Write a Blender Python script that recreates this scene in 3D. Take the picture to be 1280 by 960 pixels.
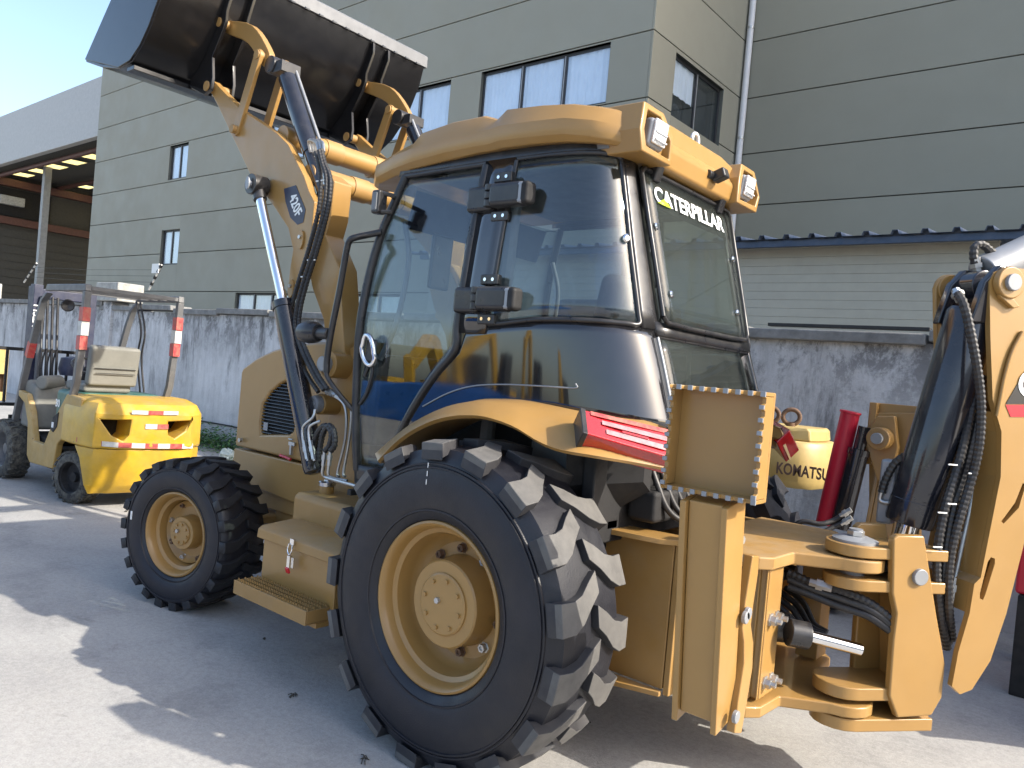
import bpy, bmesh, math, random
from mathutils import Vector, Matrix
random.seed(7)
R = math.radians
scene = bpy.context.scene
for o in list(bpy.data.objects): bpy.data.objects.remove(o)
col = scene.collection

# ------------------------------------------------------------------ camera
# world: X = forward along the loader, Y = its left side, Z up, rear axle at X = 0
F, CX, CY = 971.0, 640.0, 480.0
HEAD, ROLL, PITCH = R(-50.5), R(5.07), R(-0.95)
_h = Vector((math.cos(HEAD), math.sin(HEAD), 0)); _r = Vector((math.sin(HEAD), -math.cos(HEAD), 0)); _u = Vector((0, 0, 1))
FW = _h*math.cos(PITCH) + _u*math.sin(PITCH); _up0 = -_h*math.sin(PITCH) + _u*math.cos(PITCH)
RT = _r*math.cos(ROLL) + _up0*math.sin(ROLL); UP = -_r*math.sin(ROLL) + _up0*math.cos(ROLL)
CAM = Vector((-2.05145, 3.27142, 1.55101))
cd = bpy.data.cameras.new('camera'); cam = bpy.data.objects.new('camera', cd); col.objects.link(cam)
cam.matrix_world = Matrix(((RT.x, UP.x, -FW.x, CAM.x), (RT.y, UP.y, -FW.y, CAM.y), (RT.z, UP.z, -FW.z, CAM.z), (0, 0, 0, 1)))
cd.sensor_width = 36; cd.lens = 36*F/1280; cd.clip_start = .05; cd.clip_end = 3000
scene.camera = cam
def at(px, py, X=None, Y=None, Z=None):
    """point on a plane of the place that was measured at a picture position"""
    d = FW + RT*((px-CX)/F) - UP*((py-CY)/F)
    for i, v in enumerate((X, Y, Z)):
        if v is not None: return CAM + d*((v-CAM[i])/d[i])
def atp(px, py, o, n):
    d = FW + RT*((px-CX)/F) - UP*((py-CY)/F)
    return CAM + d*((o-CAM).dot(n)/d.dot(n))

# ------------------------------------------------------------------ sky and sun
SUN_EL, SUN_A = R(35), R(17)
to_sun = Vector((-math.cos(SUN_A)*math.cos(SUN_EL), -math.sin(SUN_A)*math.cos(SUN_EL), math.sin(SUN_EL)))
w = bpy.data.worlds.new('World'); scene.world = w; w.use_nodes = True
nt = w.node_tree; bg = nt.nodes['Background']
sky = nt.nodes.new('ShaderNodeTexSky'); sky.sky_type = 'NISHITA'; sky.sun_disc = False
sky.sun_elevation = SUN_EL; sky.sun_rotation = math.atan2(to_sun.x, to_sun.y)
sky.air_density = 1.0; sky.dust_density = 2.6; sky.ozone_density = 1.2
nt.links.new(sky.outputs[0], bg.inputs[0]); bg.inputs[1].default_value = 0.138
sd = bpy.data.lights.new('sun', 'SUN'); sd.energy = 2.9; sd.angle = R(.55); sd.color = (1, .93, .82)
sun = bpy.data.objects.new('sun', sd); col.objects.link(sun)
sun.rotation_euler = to_sun.to_track_quat('Z', 'Y').to_euler(); sun.location = to_sun*40
vs = scene.view_settings; vs.view_transform = 'Standard'; vs.look = 'None'; vs.gamma = 1; vs.use_curve_mapping = False; vs.exposure = 1.42

# ------------------------------------------------------------------ materials
MATS = {}
def nmat(name):
    m = bpy.data.materials.new(name); m.use_nodes = True; MATS[name] = m
    return m, m.node_tree.nodes, m.node_tree.links, m.node_tree.nodes['Principled BSDF']
def mat(name, c, rough=.5, metal=0, var=.12, scale=6, dust=0, dustc=(.42, .38, .32), bump=0, bscale=60, coat=0, spec=.5, emit=None, dust_up=True, ior=1.5, chips=0):
    m, N, L, b = nmat(name)
    b.inputs['IOR'].default_value = ior; b.inputs['Metallic'].default_value = metal; b.inputs['Specular IOR Level'].default_value = spec
    b.inputs['Coat Weight'].default_value = coat; b.inputs['Coat Roughness'].default_value = .08
    tc = N.new('ShaderNodeTexCoord'); geo = N.new('ShaderNodeNewGeometry')
    n1 = N.new('ShaderNodeTexNoise'); n1.inputs['Scale'].default_value = scale; n1.inputs['Detail'].default_value = 6; n1.inputs['Roughness'].default_value = .65
    L.new(geo.outputs['Position'], n1.inputs['Vector'])
    mr = N.new('ShaderNodeMapRange'); mr.inputs['From Min'].default_value = .3; mr.inputs['From Max'].default_value = .7
    mr.inputs['To Min'].default_value = 1-var; mr.inputs['To Max'].default_value = 1+var; L.new(n1.outputs['Fac'], mr.inputs['Value'])
    mx = N.new('ShaderNodeMix'); mx.data_type = 'RGBA'; mx.blend_type = 'MULTIPLY'; mx.inputs[0].default_value = 1
    mx.inputs[6].default_value = (*c, 1); L.new(mr.outputs[0], mx.inputs[7])
    out = mx.outputs[2]
    rr = N.new('ShaderNodeMapRange'); rr.inputs['From Min'].default_value = .25; rr.inputs['From Max'].default_value = .75
    rr.inputs['To Min'].default_value = max(.02, rough*.8); rr.inputs['To Max'].default_value = min(1, rough*1.25)
    n2 = N.new('ShaderNodeTexNoise'); n2.inputs['Scale'].default_value = scale*3.1; n2.inputs['Detail'].default_value = 5
    L.new(geo.outputs['Position'], n2.inputs['Vector']); L.new(n2.outputs['Fac'], rr.inputs['Value'])
    rout = rr.outputs[0]
    if dust:
        sx = N.new('ShaderNodeSeparateXYZ'); L.new(geo.outputs['Normal'], sx.inputs[0])
        up = N.new('ShaderNodeMapRange'); up.inputs['From Min'].default_value = -.2; up.inputs['From Max'].default_value = 1
        up.inputs['To Min'].default_value = .25 if dust_up else .8; up.inputs['To Max'].default_value = 1; L.new(sx.outputs['Z'], up.inputs['Value'])
        n3 = N.new('ShaderNodeTexNoise'); n3.inputs['Scale'].default_value = scale*1.7; n3.inputs['Detail'].default_value = 8; n3.inputs['Roughness'].default_value = .7
        L.new(geo.outputs['Position'], n3.inputs['Vector'])
        m3 = N.new('ShaderNodeMapRange'); m3.inputs['From Min'].default_value = .38; m3.inputs['From Max'].default_value = .68; m3.inputs['To Max'].default_value = dust
        L.new(n3.outputs['Fac'], m3.inputs['Value'])
        mu = N.new('ShaderNodeMath'); mu.operation = 'MULTIPLY'; L.new(up.outputs[0], mu.inputs[0]); L.new(m3.outputs[0], mu.inputs[1])
        md = N.new('ShaderNodeMix'); md.data_type = 'RGBA'; L.new(mu.outputs[0], md.inputs[0]); L.new(out, md.inputs[6]); md.inputs[7].default_value = (*dustc, 1)
        out = md.outputs[2]
        ra = N.new('ShaderNodeMix'); ra.data_type = 'FLOAT'; L.new(mu.outputs[0], ra.inputs[0]); L.new(rout, ra.inputs[2]); ra.inputs[3].default_value = .85
        rout = ra.outputs[0]
    if chips:
        n5 = N.new('ShaderNodeTexNoise'); n5.inputs['Scale'].default_value = 7; n5.inputs['Detail'].default_value = 10; n5.inputs['Roughness'].default_value = .72; L.new(geo.outputs['Position'], n5.inputs['Vector'])
        m5 = N.new('ShaderNodeMapRange'); m5.inputs['From Min'].default_value = chips; m5.inputs['From Max'].default_value = chips+.02; L.new(n5.outputs['Fac'], m5.inputs['Value'])
        x5 = N.new('ShaderNodeMix'); x5.data_type = 'RGBA'; L.new(m5.outputs[0], x5.inputs[0]); L.new(out, x5.inputs[6]); x5.inputs[7].default_value = (.06, .04, .028, 1); out = x5.outputs[2]
    L.new(out, b.inputs['Base Color']); L.new(rout, b.inputs['Roughness'])
    if bump:
        nb = N.new('ShaderNodeTexNoise'); nb.inputs['Scale'].default_value = bscale; nb.inputs['Detail'].default_value = 4; L.new(geo.outputs['Position'], nb.inputs['Vector'])
        bp = N.new('ShaderNodeBump'); bp.inputs['Strength'].default_value = bump; bp.inputs['Distance'].default_value = .01
        L.new(nb.outputs['Fac'], bp.inputs['Height']); L.new(bp.outputs[0], b.inputs['Normal'])
    if emit: b.inputs['Emission Color'].default_value = (*emit, 1); b.inputs['Emission Strength'].default_value = 1
    return m
def glass_mat(name, tint, rough=.01, ior=1.5, extra=0.0, haze=None, hazew=0):
    m = bpy.data.materials.new(name); m.use_nodes = True; MATS[name] = m
    N, L = m.node_tree.nodes, m.node_tree.links; N.remove(N['Principled BSDF'])
    tr = N.new('ShaderNodeBsdfTransparent'); tr.inputs[0].default_value = (*tint, 1)
    gl = N.new('ShaderNodeBsdfGlossy'); gl.inputs['Roughness'].default_value = rough
    f0 = ((ior-1)/(ior+1))**2+extra   # Schlick reflectance, the same from both sides of the pane
    lw = N.new('ShaderNodeLayerWeight'); lw.inputs['Blend'].default_value = .5
    pw = N.new('ShaderNodeMath'); pw.operation = 'POWER'; pw.inputs[1].default_value = 5; L.new(lw.outputs['Facing'], pw.inputs[0])
    ad = N.new('ShaderNodeMath'); ad.operation = 'MULTIPLY_ADD'; ad.inputs[1].default_value = 1-f0; ad.inputs[2].default_value = f0; ad.use_clamp = True; L.new(pw.outputs[0], ad.inputs[0])
    base = tr.outputs[0]
    if haze:
        df = N.new('ShaderNodeBsdfDiffuse'); df.inputs[0].default_value = (*haze, 1)
        g = N.new('ShaderNodeNewGeometry'); nz = N.new('ShaderNodeTexNoise'); nz.inputs['Scale'].default_value = 7; nz.inputs['Detail'].default_value = 7
        L.new(g.outputs['Position'], nz.inputs['Vector'])
        mr = N.new('ShaderNodeMapRange'); mr.inputs['From Min'].default_value = .3; mr.inputs['From Max'].default_value = .7; mr.inputs['To Min'].default_value = hazew*.85; mr.inputs['To Max'].default_value = hazew*1.15
        L.new(nz.outputs['Fac'], mr.inputs['Value'])
        mh = N.new('ShaderNodeMixShader'); L.new(mr.outputs[0], mh.inputs[0]); L.new(tr.outputs[0], mh.inputs[1]); L.new(df.outputs[0], mh.inputs[2]); base = mh.outputs[0]
    mx = N.new('ShaderNodeMixShader'); L.new(ad.outputs[0], mx.inputs[0]); L.new(base, mx.inputs[1]); L.new(gl.outputs[0], mx.inputs[2])
    L.new(mx.outputs[0], N['Material Output'].inputs[0])
    return m
YEL = (.325, .184, .054)
mat('paint', YEL, .36, var=.06, scale=3, dust=.16, dustc=(.30, .22, .12), coat=.2, bump=.02, bscale=240)
mat('paint_dusty', YEL, .5, var=.08, scale=5, dust=.5, dustc=(.30, .23, .145), bump=.03, bscale=200)
mat('black_gloss', (.010, .010, .012), .045, var=.2, coat=.35, dust=.03, ior=1.75)
mat('black_satin', (.016, .016, .018), .3, var=.2, dust=.12)
mat('black_matt', (.008, .008, .009), .7, var=.25, dust=.03)
mat('black_cylinder', (.013, .014, .02), .17, var=.2, coat=.5, dust=.06)
mat('bucket_black', (.008, .008, .009), .2, var=.3, dust=.10, dustc=(.05, .047, .045), bump=.04, bscale=9)
mat('bucket_edge', (.13, .135, .145), .5, .1, var=.12)
mat('rubber', (.0075, .008, .0125), .44, var=.25, dust=.10, dustc=(.035, .036, .045), bump=.12, bscale=160, dust_up=False)
mat('rubber_lug_side', (.02, .02, .024), .55, var=.2, scale=6, dust=.3, dustc=(.08, .076, .07), bump=.04, bscale=200, dust_up=False)
mat('rubber_lug', (.085, .082, .078), .7, var=.2, scale=7, dust=.6, dustc=(.155, .148, .135), bump=.04, bscale=200, dust_up=False)
mat('rubber_lug_dark', (.010, .0105, .013), .55, var=.3, dust=.25, dustc=(.05, .05, .05), bump=.2, bscale=120, dust_up=False)  # darker lug rubber for the front tyre
mat('hose', (.014, .014, .016), .42, var=.2, dust=.15)
mat('steel', (.45, .45, .46), .28, 1, var=.15)
mat('zinc', (.5, .5, .49), .4, .9, var=.2)
mat('chrome', (.75, .76, .78), .1, 1, var=.05)
mat('pin_grey', (.26, .27, .285), .45, .3, var=.1)
mat('red_plastic', (.55, .02, .03), .25, var=.1, coat=.4)
mat('red_tube', (.50, .014, .04), .4, var=.08)
mat('tail_red', (.36, .006, .010), .14, var=.25, scale=20, coat=1.0, bump=.1, bscale=150)
mat('tail_white', (.55, .22, .22), .12, .1, var=.35, scale=30, coat=.8)
mat('lamp_lens', (.72, .74, .76), .14, .35, var=.2, scale=40, bump=.5, bscale=90)
mat('white_print', (.8, .82, .8), .5, var=.05)
mat('green_print', (.42, .55, .02), .5, var=.05)
mat('decal_dark', (.02, .022, .05), .35, var=.05)
mat('decal_black', (.02, .02, .022), .35, var=.05)
mat('decal_red', (.5, .015, .03), .4, var=.05)
mat('sticker_white', (.75, .76, .74), .6, var=.05)
mat('seat_fabric', (.03, .035, .045), .85, var=.2)
mat('seat_grey', (.17, .17, .15), .75, var=.1, dust=.2)
mat('interior_grey', (.16, .17, .18), .6, var=.15)
mat('cab_lining', (.17, .175, .18), .7, var=.15)
mat('lift_yellow', (.49, .29, .012), .36, var=.22, scale=4, dust=.6, dustc=(.36, .27, .14), coat=.25, chips=.665)
mat('lift_faded', (.37, .235, .062), .5, var=.14, scale=6, dust=.6, dustc=(.50, .41, .26), chips=.655)
mat('guard_grey', (.11, .112, .115), .5, .05, var=.2, dust=.12)
mat('mast_blue', (.012, .018, .05), .45, var=.2, dust=.2)
mat('hood_green', (.02, .11, .085), .4, var=.15, dust=.25)
mat('tyre_old', (.022, .022, .023), .75, var=.4, scale=14, dust=.8, dustc=(.20, .19, .15), bump=.3, bscale=70, dust_up=False)
mat('tape_red', (.42, .03, .04), .4, var=.2, scale=14, dust=.55, dustc=(.36, .27, .16), dust_up=False); mat('tape_white', (.52, .52, .5), .4, var=.15, scale=14, dust=.55, dustc=(.34, .28, .18), dust_up=False)
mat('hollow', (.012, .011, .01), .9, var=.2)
mat('pale_yellow', (.42, .30, .10), .45, var=.08, dust=.3, dustc=(.6, .5, .3))
mat('text_brown', (.13, .08, .06), .6); mat('rust', (.13, .075, .045), .8, var=.3, scale=20)
mat('pale_blue', (.30, .40, .58), .5, var=.1, dust=.2)
mat('blue_tarp', (.012, .10, .38), .4, var=.25, scale=3, bump=.6, bscale=4)
mat('pale_plaster', (.55, .55, .53), .8, var=.08)
mat('window_dark', (.03, .035, .04), .15)
mat('frame_dark', (.028, .028, .03), .45, var=.1)
mat('frame_light', (.30, .31, .32), .4, var=.1)
mat('curtain', (.80, .83, .86), .85, var=.08, scale=1.5)
mat('reveal', (.10, .105, .09), .7, var=.1)
mat('pipe_white', (.62, .62, .63), .4, var=.06)
mat('roof_blue', (.035, .06, .11), .45, .2, var=.15, dust=.2)
mat('shed_beige', (.36, .345, .285), .5, var=.05, dust=.12, dustc=(.3, .28, .24))
mat('shed_shade', (.10, .075, .06), .7, var=.2)
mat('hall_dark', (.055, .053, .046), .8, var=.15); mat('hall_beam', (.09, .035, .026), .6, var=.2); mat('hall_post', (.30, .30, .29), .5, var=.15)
mat('roof_sheet', (.42, .41, .39), .55, var=.08)
mat('concrete_block', (.36, .355, .33), .9, var=.3, scale=9, dust=.4, dustc=(.2, .2, .2), bump=.3, bscale=40)
mat('coping', (.20, .20, .195), .9, var=.35, scale=5, dust=.7, dustc=(.06, .06, .058), bump=.4, bscale=30)
mat('leaf', (.035, .11, .02), .55, var=.5, scale=14); mat('leaf_pale', (.10, .18, .035), .6, var=.4, scale=14)
mat('twig', (.05, .045, .035), .9); mat('bag', (.42, .48, .44), .5, var=.1)
mat('cable', (.02, .02, .02), .6); mat('insulator', (.55, .54, .5), .5)
glass_mat('cab_glass', (.78, .83, .84), .010, 1.5, .045)
glass_mat('rear_glass', (.72, .77, .74), .02, 1.5, .02, (.16, .175, .165), .11)
glass_mat('window_glass', (.94, .97, 1.0), .01, 1.5, .07)
m, N, L, b = nmat('skylight'); N.remove(b)
_t = N.new('ShaderNodeBsdfTranslucent'); _t.inputs[0].default_value = (.85, .78, .5, 1); L.new(_t.outputs[0], N['Material Output'].inputs[0])

def panel_mat(name, c):
    m = mat(name, c, .6, var=.035, scale=.5, dust=.1, spec=.3, dustc=(.33, .32, .265))
    N, L = m.node_tree.nodes, m.node_tree.links; b = N['Principled BSDF']; lk = b.inputs['Base Color'].links[0]; src = lk.from_socket
    oi = N.new('ShaderNodeObjectInfo'); r = N.new('ShaderNodeMapRange'); r.inputs['To Min'].default_value = .94; r.inputs['To Max'].default_value = 1.05; L.new(oi.outputs['Random'], r.inputs['Value'])
    x = N.new('ShaderNodeMix'); x.data_type = 'RGBA'; x.blend_type = 'MULTIPLY'; x.inputs[0].default_value = 1; L.new(src, x.inputs[6]); L.new(r.outputs[0], x.inputs[7]); L.new(x.outputs[2], b.inputs['Base Color'])
    return m
panel_mat('cladding', (.292, .283, .228))

# ground: worn concrete, stains and fine relief
m, N, L, b = nmat('concrete')
geo = N.new('ShaderNodeNewGeometry')
def noise(sc, det=6, ro=.6, dist=0):
    n = N.new('ShaderNodeTexNoise'); n.inputs['Scale'].default_value = sc; n.inputs['Detail'].default_value = det; n.inputs['Roughness'].default_value = ro; n.inputs['Distortion'].default_value = dist
    L.new(geo.outputs['Position'], n.inputs['Vector']); return n.outputs['Fac']
def ramp(f, pts):
    r = N.new('ShaderNodeValToRGB'); L.new(f, r.inputs[0]); el = r.color_ramp.elements
    while len(el) < len(pts): el.new(.5)
    for e, (p, c) in zip(el, pts): e.position = p; e.color = (*c, 1)
    return r.outputs[0]
def mul(a, bb, f=1.0):
    x = N.new('ShaderNodeMix'); x.data_type = 'RGBA'; x.blend_type = 'MULTIPLY'; x.inputs[0].default_value = f; L.new(a, x.inputs[6]); L.new(bb, x.inputs[7]); return x.outputs[2]
c0 = ramp(noise(.55, 7, .62, .4), [(.3, (.295, .288, .277)), (.5, (.36, .352, .335)), (.7, (.415, .406, .383))])
c1 = ramp(noise(2.3, 8, .7), [(.28, (.74, .74, .75)), (.48, (1, 1, 1)), (.75, (1.07, 1.06, 1.04))])
c2 = ramp(noise(38, 5, .7), [(.25, (.82, .82, .82)), (.6, (1.06, 1.06, 1.06))])
c3 = ramp(noise(140, 3, .6), [(.3, (.86, .86, .86)), (.7, (1.08, 1.08, 1.08))])
c4 = ramp(noise(1.1, 9, .75, 1.5), [(.60, (1, 1, 1)), (.66, (.78, .77, .76)), (.72, (.62, .61, .6))])
cc = mul(mul(mul(mul(c0, c1), c2), c3), c4)
L.new(cc, b.inputs['Base Color']); b.inputs['Roughness'].default_value = .86; b.inputs['Specular IOR Level'].default_value = .3
bp = N.new('ShaderNodeBump'); bp.inputs['Strength'].default_value = .35; bp.inputs['Distance'].default_value = .01; L.new(noise(55, 8, .75), bp.inputs['Height']); L.new(bp.outputs[0], b.inputs['Normal'])

# perimeter wall: whitewashed plaster with black algae streaks running down from the coping
m, N, L, b = nmat('old_plaster')
geo = N.new('ShaderNodeNewGeometry')
def noise_s(sx, sy, sz, det=7, ro=.65, dist=0):
    mp = N.new('ShaderNodeMapping'); mp.inputs['Scale'].default_value = (sx, sy, sz); L.new(geo.outputs['Position'], mp.inputs[0])
    n = N.new('ShaderNodeTexNoise'); n.inputs['Scale'].default_value = 1; n.inputs['Detail'].default_value = det; n.inputs['Roughness'].default_value = ro; n.inputs['Distortion'].default_value = dist
    L.new(mp.outputs[0], n.inputs['Vector']); return n.outputs['Fac']
sep = N.new('ShaderNodeSeparateXYZ'); L.new(geo.outputs['Position'], sep.inputs[0])
def math2(op, a, bb):
    x = N.new('ShaderNodeMath'); x.operation = op
    for i, s in enumerate((a, bb)):
        if isinstance(s, (int, float)): x.inputs[i].default_value = s
        else: L.new(s, x.inputs[i])
    x.use_clamp = True; return x.outputs[0]
base = ramp(noise_s(1.2, 1, 1.2, 8, .7), [(.3, (.38, .385, .395)), (.5, (.53, .535, .545)), (.7, (.62, .625, .635))])
streak = ramp(noise_s(2.9, 1, .62, 9, .76, .15), [(.48, (0, 0, 0)), (.63, (1, 1, 1))])
fine = ramp(noise_s(10, 1, 1.6, 8, .75), [(.42, (0, 0, 0)), (.68, (1, 1, 1))])
blot = ramp(noise_s(3.6, 1, 2.6, 10, .8, .15), [(.45, (0, 0, 0)), (.57, (1, 1, 1))])
hgt = N.new('ShaderNodeMapRange'); hgt.inputs['From Min'].default_value = .1; hgt.inputs['From Max'].default_value = 2.1; hgt.inputs['To Min'].default_value = .30; hgt.inputs['To Max'].default_value = 1.0
L.new(sep.outputs['Z'], hgt.inputs['Value'])
topb = N.new('ShaderNodeMapRange'); topb.inputs['From Min'].default_value = 1.15; topb.inputs['From Max'].default_value = 2.12; L.new(sep.outputs['Z'], topb.inputs['Value'])
f1 = math2('MULTIPLY', math2('MULTIPLY', streak, hgt.outputs[0]), .95)
f2 = math2('MULTIPLY', math2('MULTIPLY', blot, topb.outputs[0]), .9)
f3 = math2('MULTIPLY', fine, math2('MULTIPLY', hgt.outputs[0], .4))
fs = math2('MAXIMUM', math2('MAXIMUM', f1, f2), f3)
mx = N.new('ShaderNodeMix'); mx.data_type = 'RGBA'; L.new(fs, mx.inputs[0]); L.new(base, mx.inputs[6]); mx.inputs[7].default_value = (.055, .054, .055, 1)
L.new(mx.outputs[2], b.inputs['Base Color']); b.inputs['Roughness'].default_value = .92
bp = N.new('ShaderNodeBump'); bp.inputs['Strength'].default_value = .5; bp.inputs['Distance'].default_value = .02; L.new(noise_s(14, 14, 14, 8, .7), bp.inputs['Height']); L.new(bp.outputs[0], b.inputs['Normal'])

# ------------------------------------------------------------------ mesh helpers
def V(*a): return Vector(a)
class MB:
    def __init__(s): s.v = []; s.f = []
    def add(s, vs, fs):
        k = len(s.v); s.v += [tuple(x) for x in vs]; s.f += [tuple(i+k for i in f) for f in fs]; return s
    def box(s, c, d, M=None):
        c = Vector(c); pts = []
        for z in (-1, 1):
            for x, y in ((-1, -1), (1, -1), (1, 1), (-1, 1)):
                p = Vector((x*d[0]/2, y*d[1]/2, z*d[2]/2)); pts.append(c+(M @ p if M else p))
        return s.add(pts, [(3, 2, 1, 0), (4, 5, 6, 7), (0, 1, 5, 4), (1, 2, 6, 5), (2, 3, 7, 6), (3, 0, 4, 7)])
    def bb(s, x0, x1, y0, y1, z0, z1): return s.box(((x0+x1)/2, (y0+y1)/2, (z0+z1)/2), (x1-x0, y1-y0, z1-z0))
    def prism(s, pts, vec):
        n = len(pts); vec = Vector(vec); a = [Vector(p) for p in pts]
        return s.add(a+[p+vec for p in a], [tuple(range(n-1, -1, -1)), tuple(range(n, 2*n))]+[(i, (i+1) % n, n+(i+1) % n, n+i) for i in range(n)])
    def loft(s, rings, cap=True, closed=True):
        n = len(rings[0]); vs = [p for r in rings for p in r]; fs = []
        for i in range(len(rings)-1):
            for j in range(n if closed else n-1):
                fs.append((i*n+j, i*n+(j+1) % n, (i+1)*n+(j+1) % n, (i+1)*n+j))
        if cap: fs += [tuple(range(n-1, -1, -1)), tuple((len(rings)-1)*n+j for j in range(n))]
        return s.add(vs, fs)
    def ring(s, c, ax, r, n, ref=None):
        ax = Vector(ax).normalized(); ref = ref or (V(0, 0, 1) if abs(ax.z) < .9 else V(1, 0, 0))
        u = ax.cross(ref).normalized(); v = ax.cross(u)
        return [Vector(c)+u*(r*math.cos(2*math.pi*i/n))+v*(r*math.sin(2*math.pi*i/n)) for i in range(n)]
    def cyl(s, p0, p1, r, r1=None, n=20, cap=True):
        p0, p1 = Vector(p0), Vector(p1); ax = p1-p0
        return s.loft([s.ring(p0, ax, r, n), s.ring(p1, ax, r if r1 is None else r1, n)], cap)
    def turn(s, p0, ax, prof, n=32, cap=True):
        """lathe: prof = [(distance along axis, radius)]"""
        p0 = Vector(p0); ax = Vector(ax).normalized()
        return s.loft([s.ring(p0+ax*h, ax, max(r, 1e-4), n) for h, r in prof], cap)
    def tube(s, path, r, n=8, cap=True):
        path = [Vector(p) for p in path]; rs = r if isinstance(r, list) else [r]*len(path); rings = []; u = None
        for i, p in enumerate(path):
            t = (path[min(i+1, len(path)-1)]-path[max(i-1, 0)]).normalized()
            if u is None: u = t.orthogonal().normalized()
            else: u = (u-t*u.dot(t)).normalized()
            v = t.cross(u); rings.append([p+u*(rs[i]*math.cos(2*math.pi*k/n))+v*(rs[i]*math.sin(2*math.pi*k/n)) for k in range(n)])
        return s.loft(rings, cap)
    def grid(s, fn, nu, nv):
        vs = [fn(i/nu, j/nv) for j in range(nv+1) for i in range(nu+1)]
        return s.add(vs, [(j*(nu+1)+i, j*(nu+1)+i+1, (j+1)*(nu+1)+i+1, (j+1)*(nu+1)+i) for j in range(nv) for i in range(nu)])
    def mesh(s, name, matname, sharp=35, closed=True):
        bm = bmesh.new(); vs = [bm.verts.new(p) for p in s.v]
        for f in s.f:
            try: bm.faces.new([vs[i] for i in f])
            except ValueError: pass
        if closed: bmesh.ops.recalc_face_normals(bm, faces=bm.faces)
        me = bpy.data.meshes.new(name); bm.to_mesh(me); bm.free()
        if matname: me.materials.append(MATS[matname])
        me.shade_smooth()
        me.set_sharp_from_angle(angle=R(sharp))
        return me
    def build(s, name, matname, parent=None, bevel=0, sharp=35, solid=0, seg=2, closed=True):
        o = bpy.data.objects.new(name, s.mesh(name, matname, sharp, closed)); col.objects.link(o)
        if parent is not None: attach(o, parent)
        if solid:
            md = o.modifiers.new('solidify', 'SOLIDIFY'); md.thickness = solid; md.offset = 0
        if bevel:
            md = o.modifiers.new('bevel', 'BEVEL'); md.width = bevel; md.segments = seg; md.limit_method = 'ANGLE'; md.angle_limit = R(40); md.harden_normals = True
        return o
def attach(o, parent):
    o.parent = parent
    if parent.parent is None and parent.type == 'EMPTY':
        o.matrix_parent_inverse = parent.matrix_basis.inverted()
def thing(name, label, cat, loc=(0, 0, 0), group=None):
    o = bpy.data.objects.new(name, None); col.objects.link(o); o.location = loc; o.empty_display_size = .2
    o.matrix_basis = Matrix.Translation(loc)
    return tag(o, label, cat, group)
def tag(o, label, cat, group=None):
    o['label'] = label; o['category'] = cat
    if group: o['group'] = group
    return o
def struct(o): o['kind'] = 'structure'; return o
def B(name, x0, x1, y0, y1, z0, z1, m, parent, bevel=.004): return MB().bb(min(x0, x1), max(x0, x1), min(y0, y1), max(y0, y1), min(z0, z1), max(z0, z1)).build(name, m, parent, bevel)
def smooth_path(pts, k=6):
    P = [Vector(p) for p in pts]; P = [P[0]*2-P[1]]+P+[P[-1]*2-P[-2]]; out = []
    for i in range(1, len(P)-2):
        for j in range(k):
            t = j/k; a, b_, c, d = P[i-1:i+3]
            out.append(.5*((2*b_)+(c-a)*t+(2*a-5*b_+4*c-d)*t*t+(3*b_-a-3*c+d)*t**3))
    out.append(P[-2]); return out
def hose(name, pts, r, parent, m='hose', ridged=False, n=8):
    p = smooth_path(pts, 8)
    if ridged:   # spiral guard: alternating radius along the run
        L_ = [0]
        for a, b_ in zip(p, p[1:]): L_.append(L_[-1]+(b_-a).length)
        q = []; rs = []; step = .005; k = 0; s_ = 0; i = 0
        while s_ < L_[-1]:
            while L_[i+1] < s_: i += 1
            t = (s_-L_[i])/max(1e-6, L_[i+1]-L_[i]); q.append(p[i].lerp(p[i+1], t)); rs.append(r*(1.07 if k % 4 < 2 else .93)); s_ += step; k += 1
        return MB().tube(q, rs, n).build(name, m, parent, sharp=25)
    return MB().tube(p, r, n).build(name, m, parent, sharp=60)
def fitting(name, p0, p1, r, parent, m='zinc'):
    p0, p1 = Vector(p0), Vector(p1); mb = MB()
    mb.turn(p0, p1-p0, [(0, r), (.3*(p1-p0).length, r), (.3*(p1-p0).length, r*1.5), (.6*(p1-p0).length, r*1.5), (.6*(p1-p0).length, r*1.15), ((p1-p0).length, r*1.15)], 6)
    return mb.build(name, m, parent, sharp=20)
def text(name, body, size, M, m, parent, ext=.001, bold=0.0, sx=1.0, shear=0, fit=None):
    cu = bpy.data.curves.new(name, 'FONT'); cu.body = body; cu.size = size; cu.extrude = ext; cu.offset = bold; cu.align_x = 'CENTER'; cu.align_y = 'CENTER'; cu.shear = shear
    cu.resolution_u = 4
    t = bpy.data.objects.new(name, cu); col.objects.link(t); bpy.context.view_layer.update()
    me = bpy.data.meshes.new_from_object(t.evaluated_get(bpy.context.evaluated_depsgraph_get())); bpy.data.objects.remove(t)
    if fit:
        xs = [v.co.x for v in me.vertices]; ys = [v.co.y for v in me.vertices]; a, b_ = fit[0]/(max(xs)-min(xs)), fit[1]/(max(ys)-min(ys))
        me.transform(Matrix.Diagonal((a, b_, 1, 1)) @ Matrix.Translation((-(max(xs)+min(xs))/2, -(max(ys)+min(ys))/2, 0)))
    me.transform(M @ Matrix.Diagonal((sx, 1, 1, 1))); me.materials.clear(); me.materials.append(MATS[m]); me.name = name
    o = bpy.data.objects.new(name, me); col.objects.link(o)
    if parent is not None: attach(o, parent)
    return o
def frame_mat(o, xdir, ydir):
    x = Vector(xdir).normalized(); z = x.cross(Vector(ydir)).normalized(); y = z.cross(x)
    return Matrix(((x.x, y.x, z.x, o[0]), (x.y, y.y, z.y, o[1]), (x.z, y.z, z.z, o[2]), (0, 0, 0, 1)))
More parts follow.
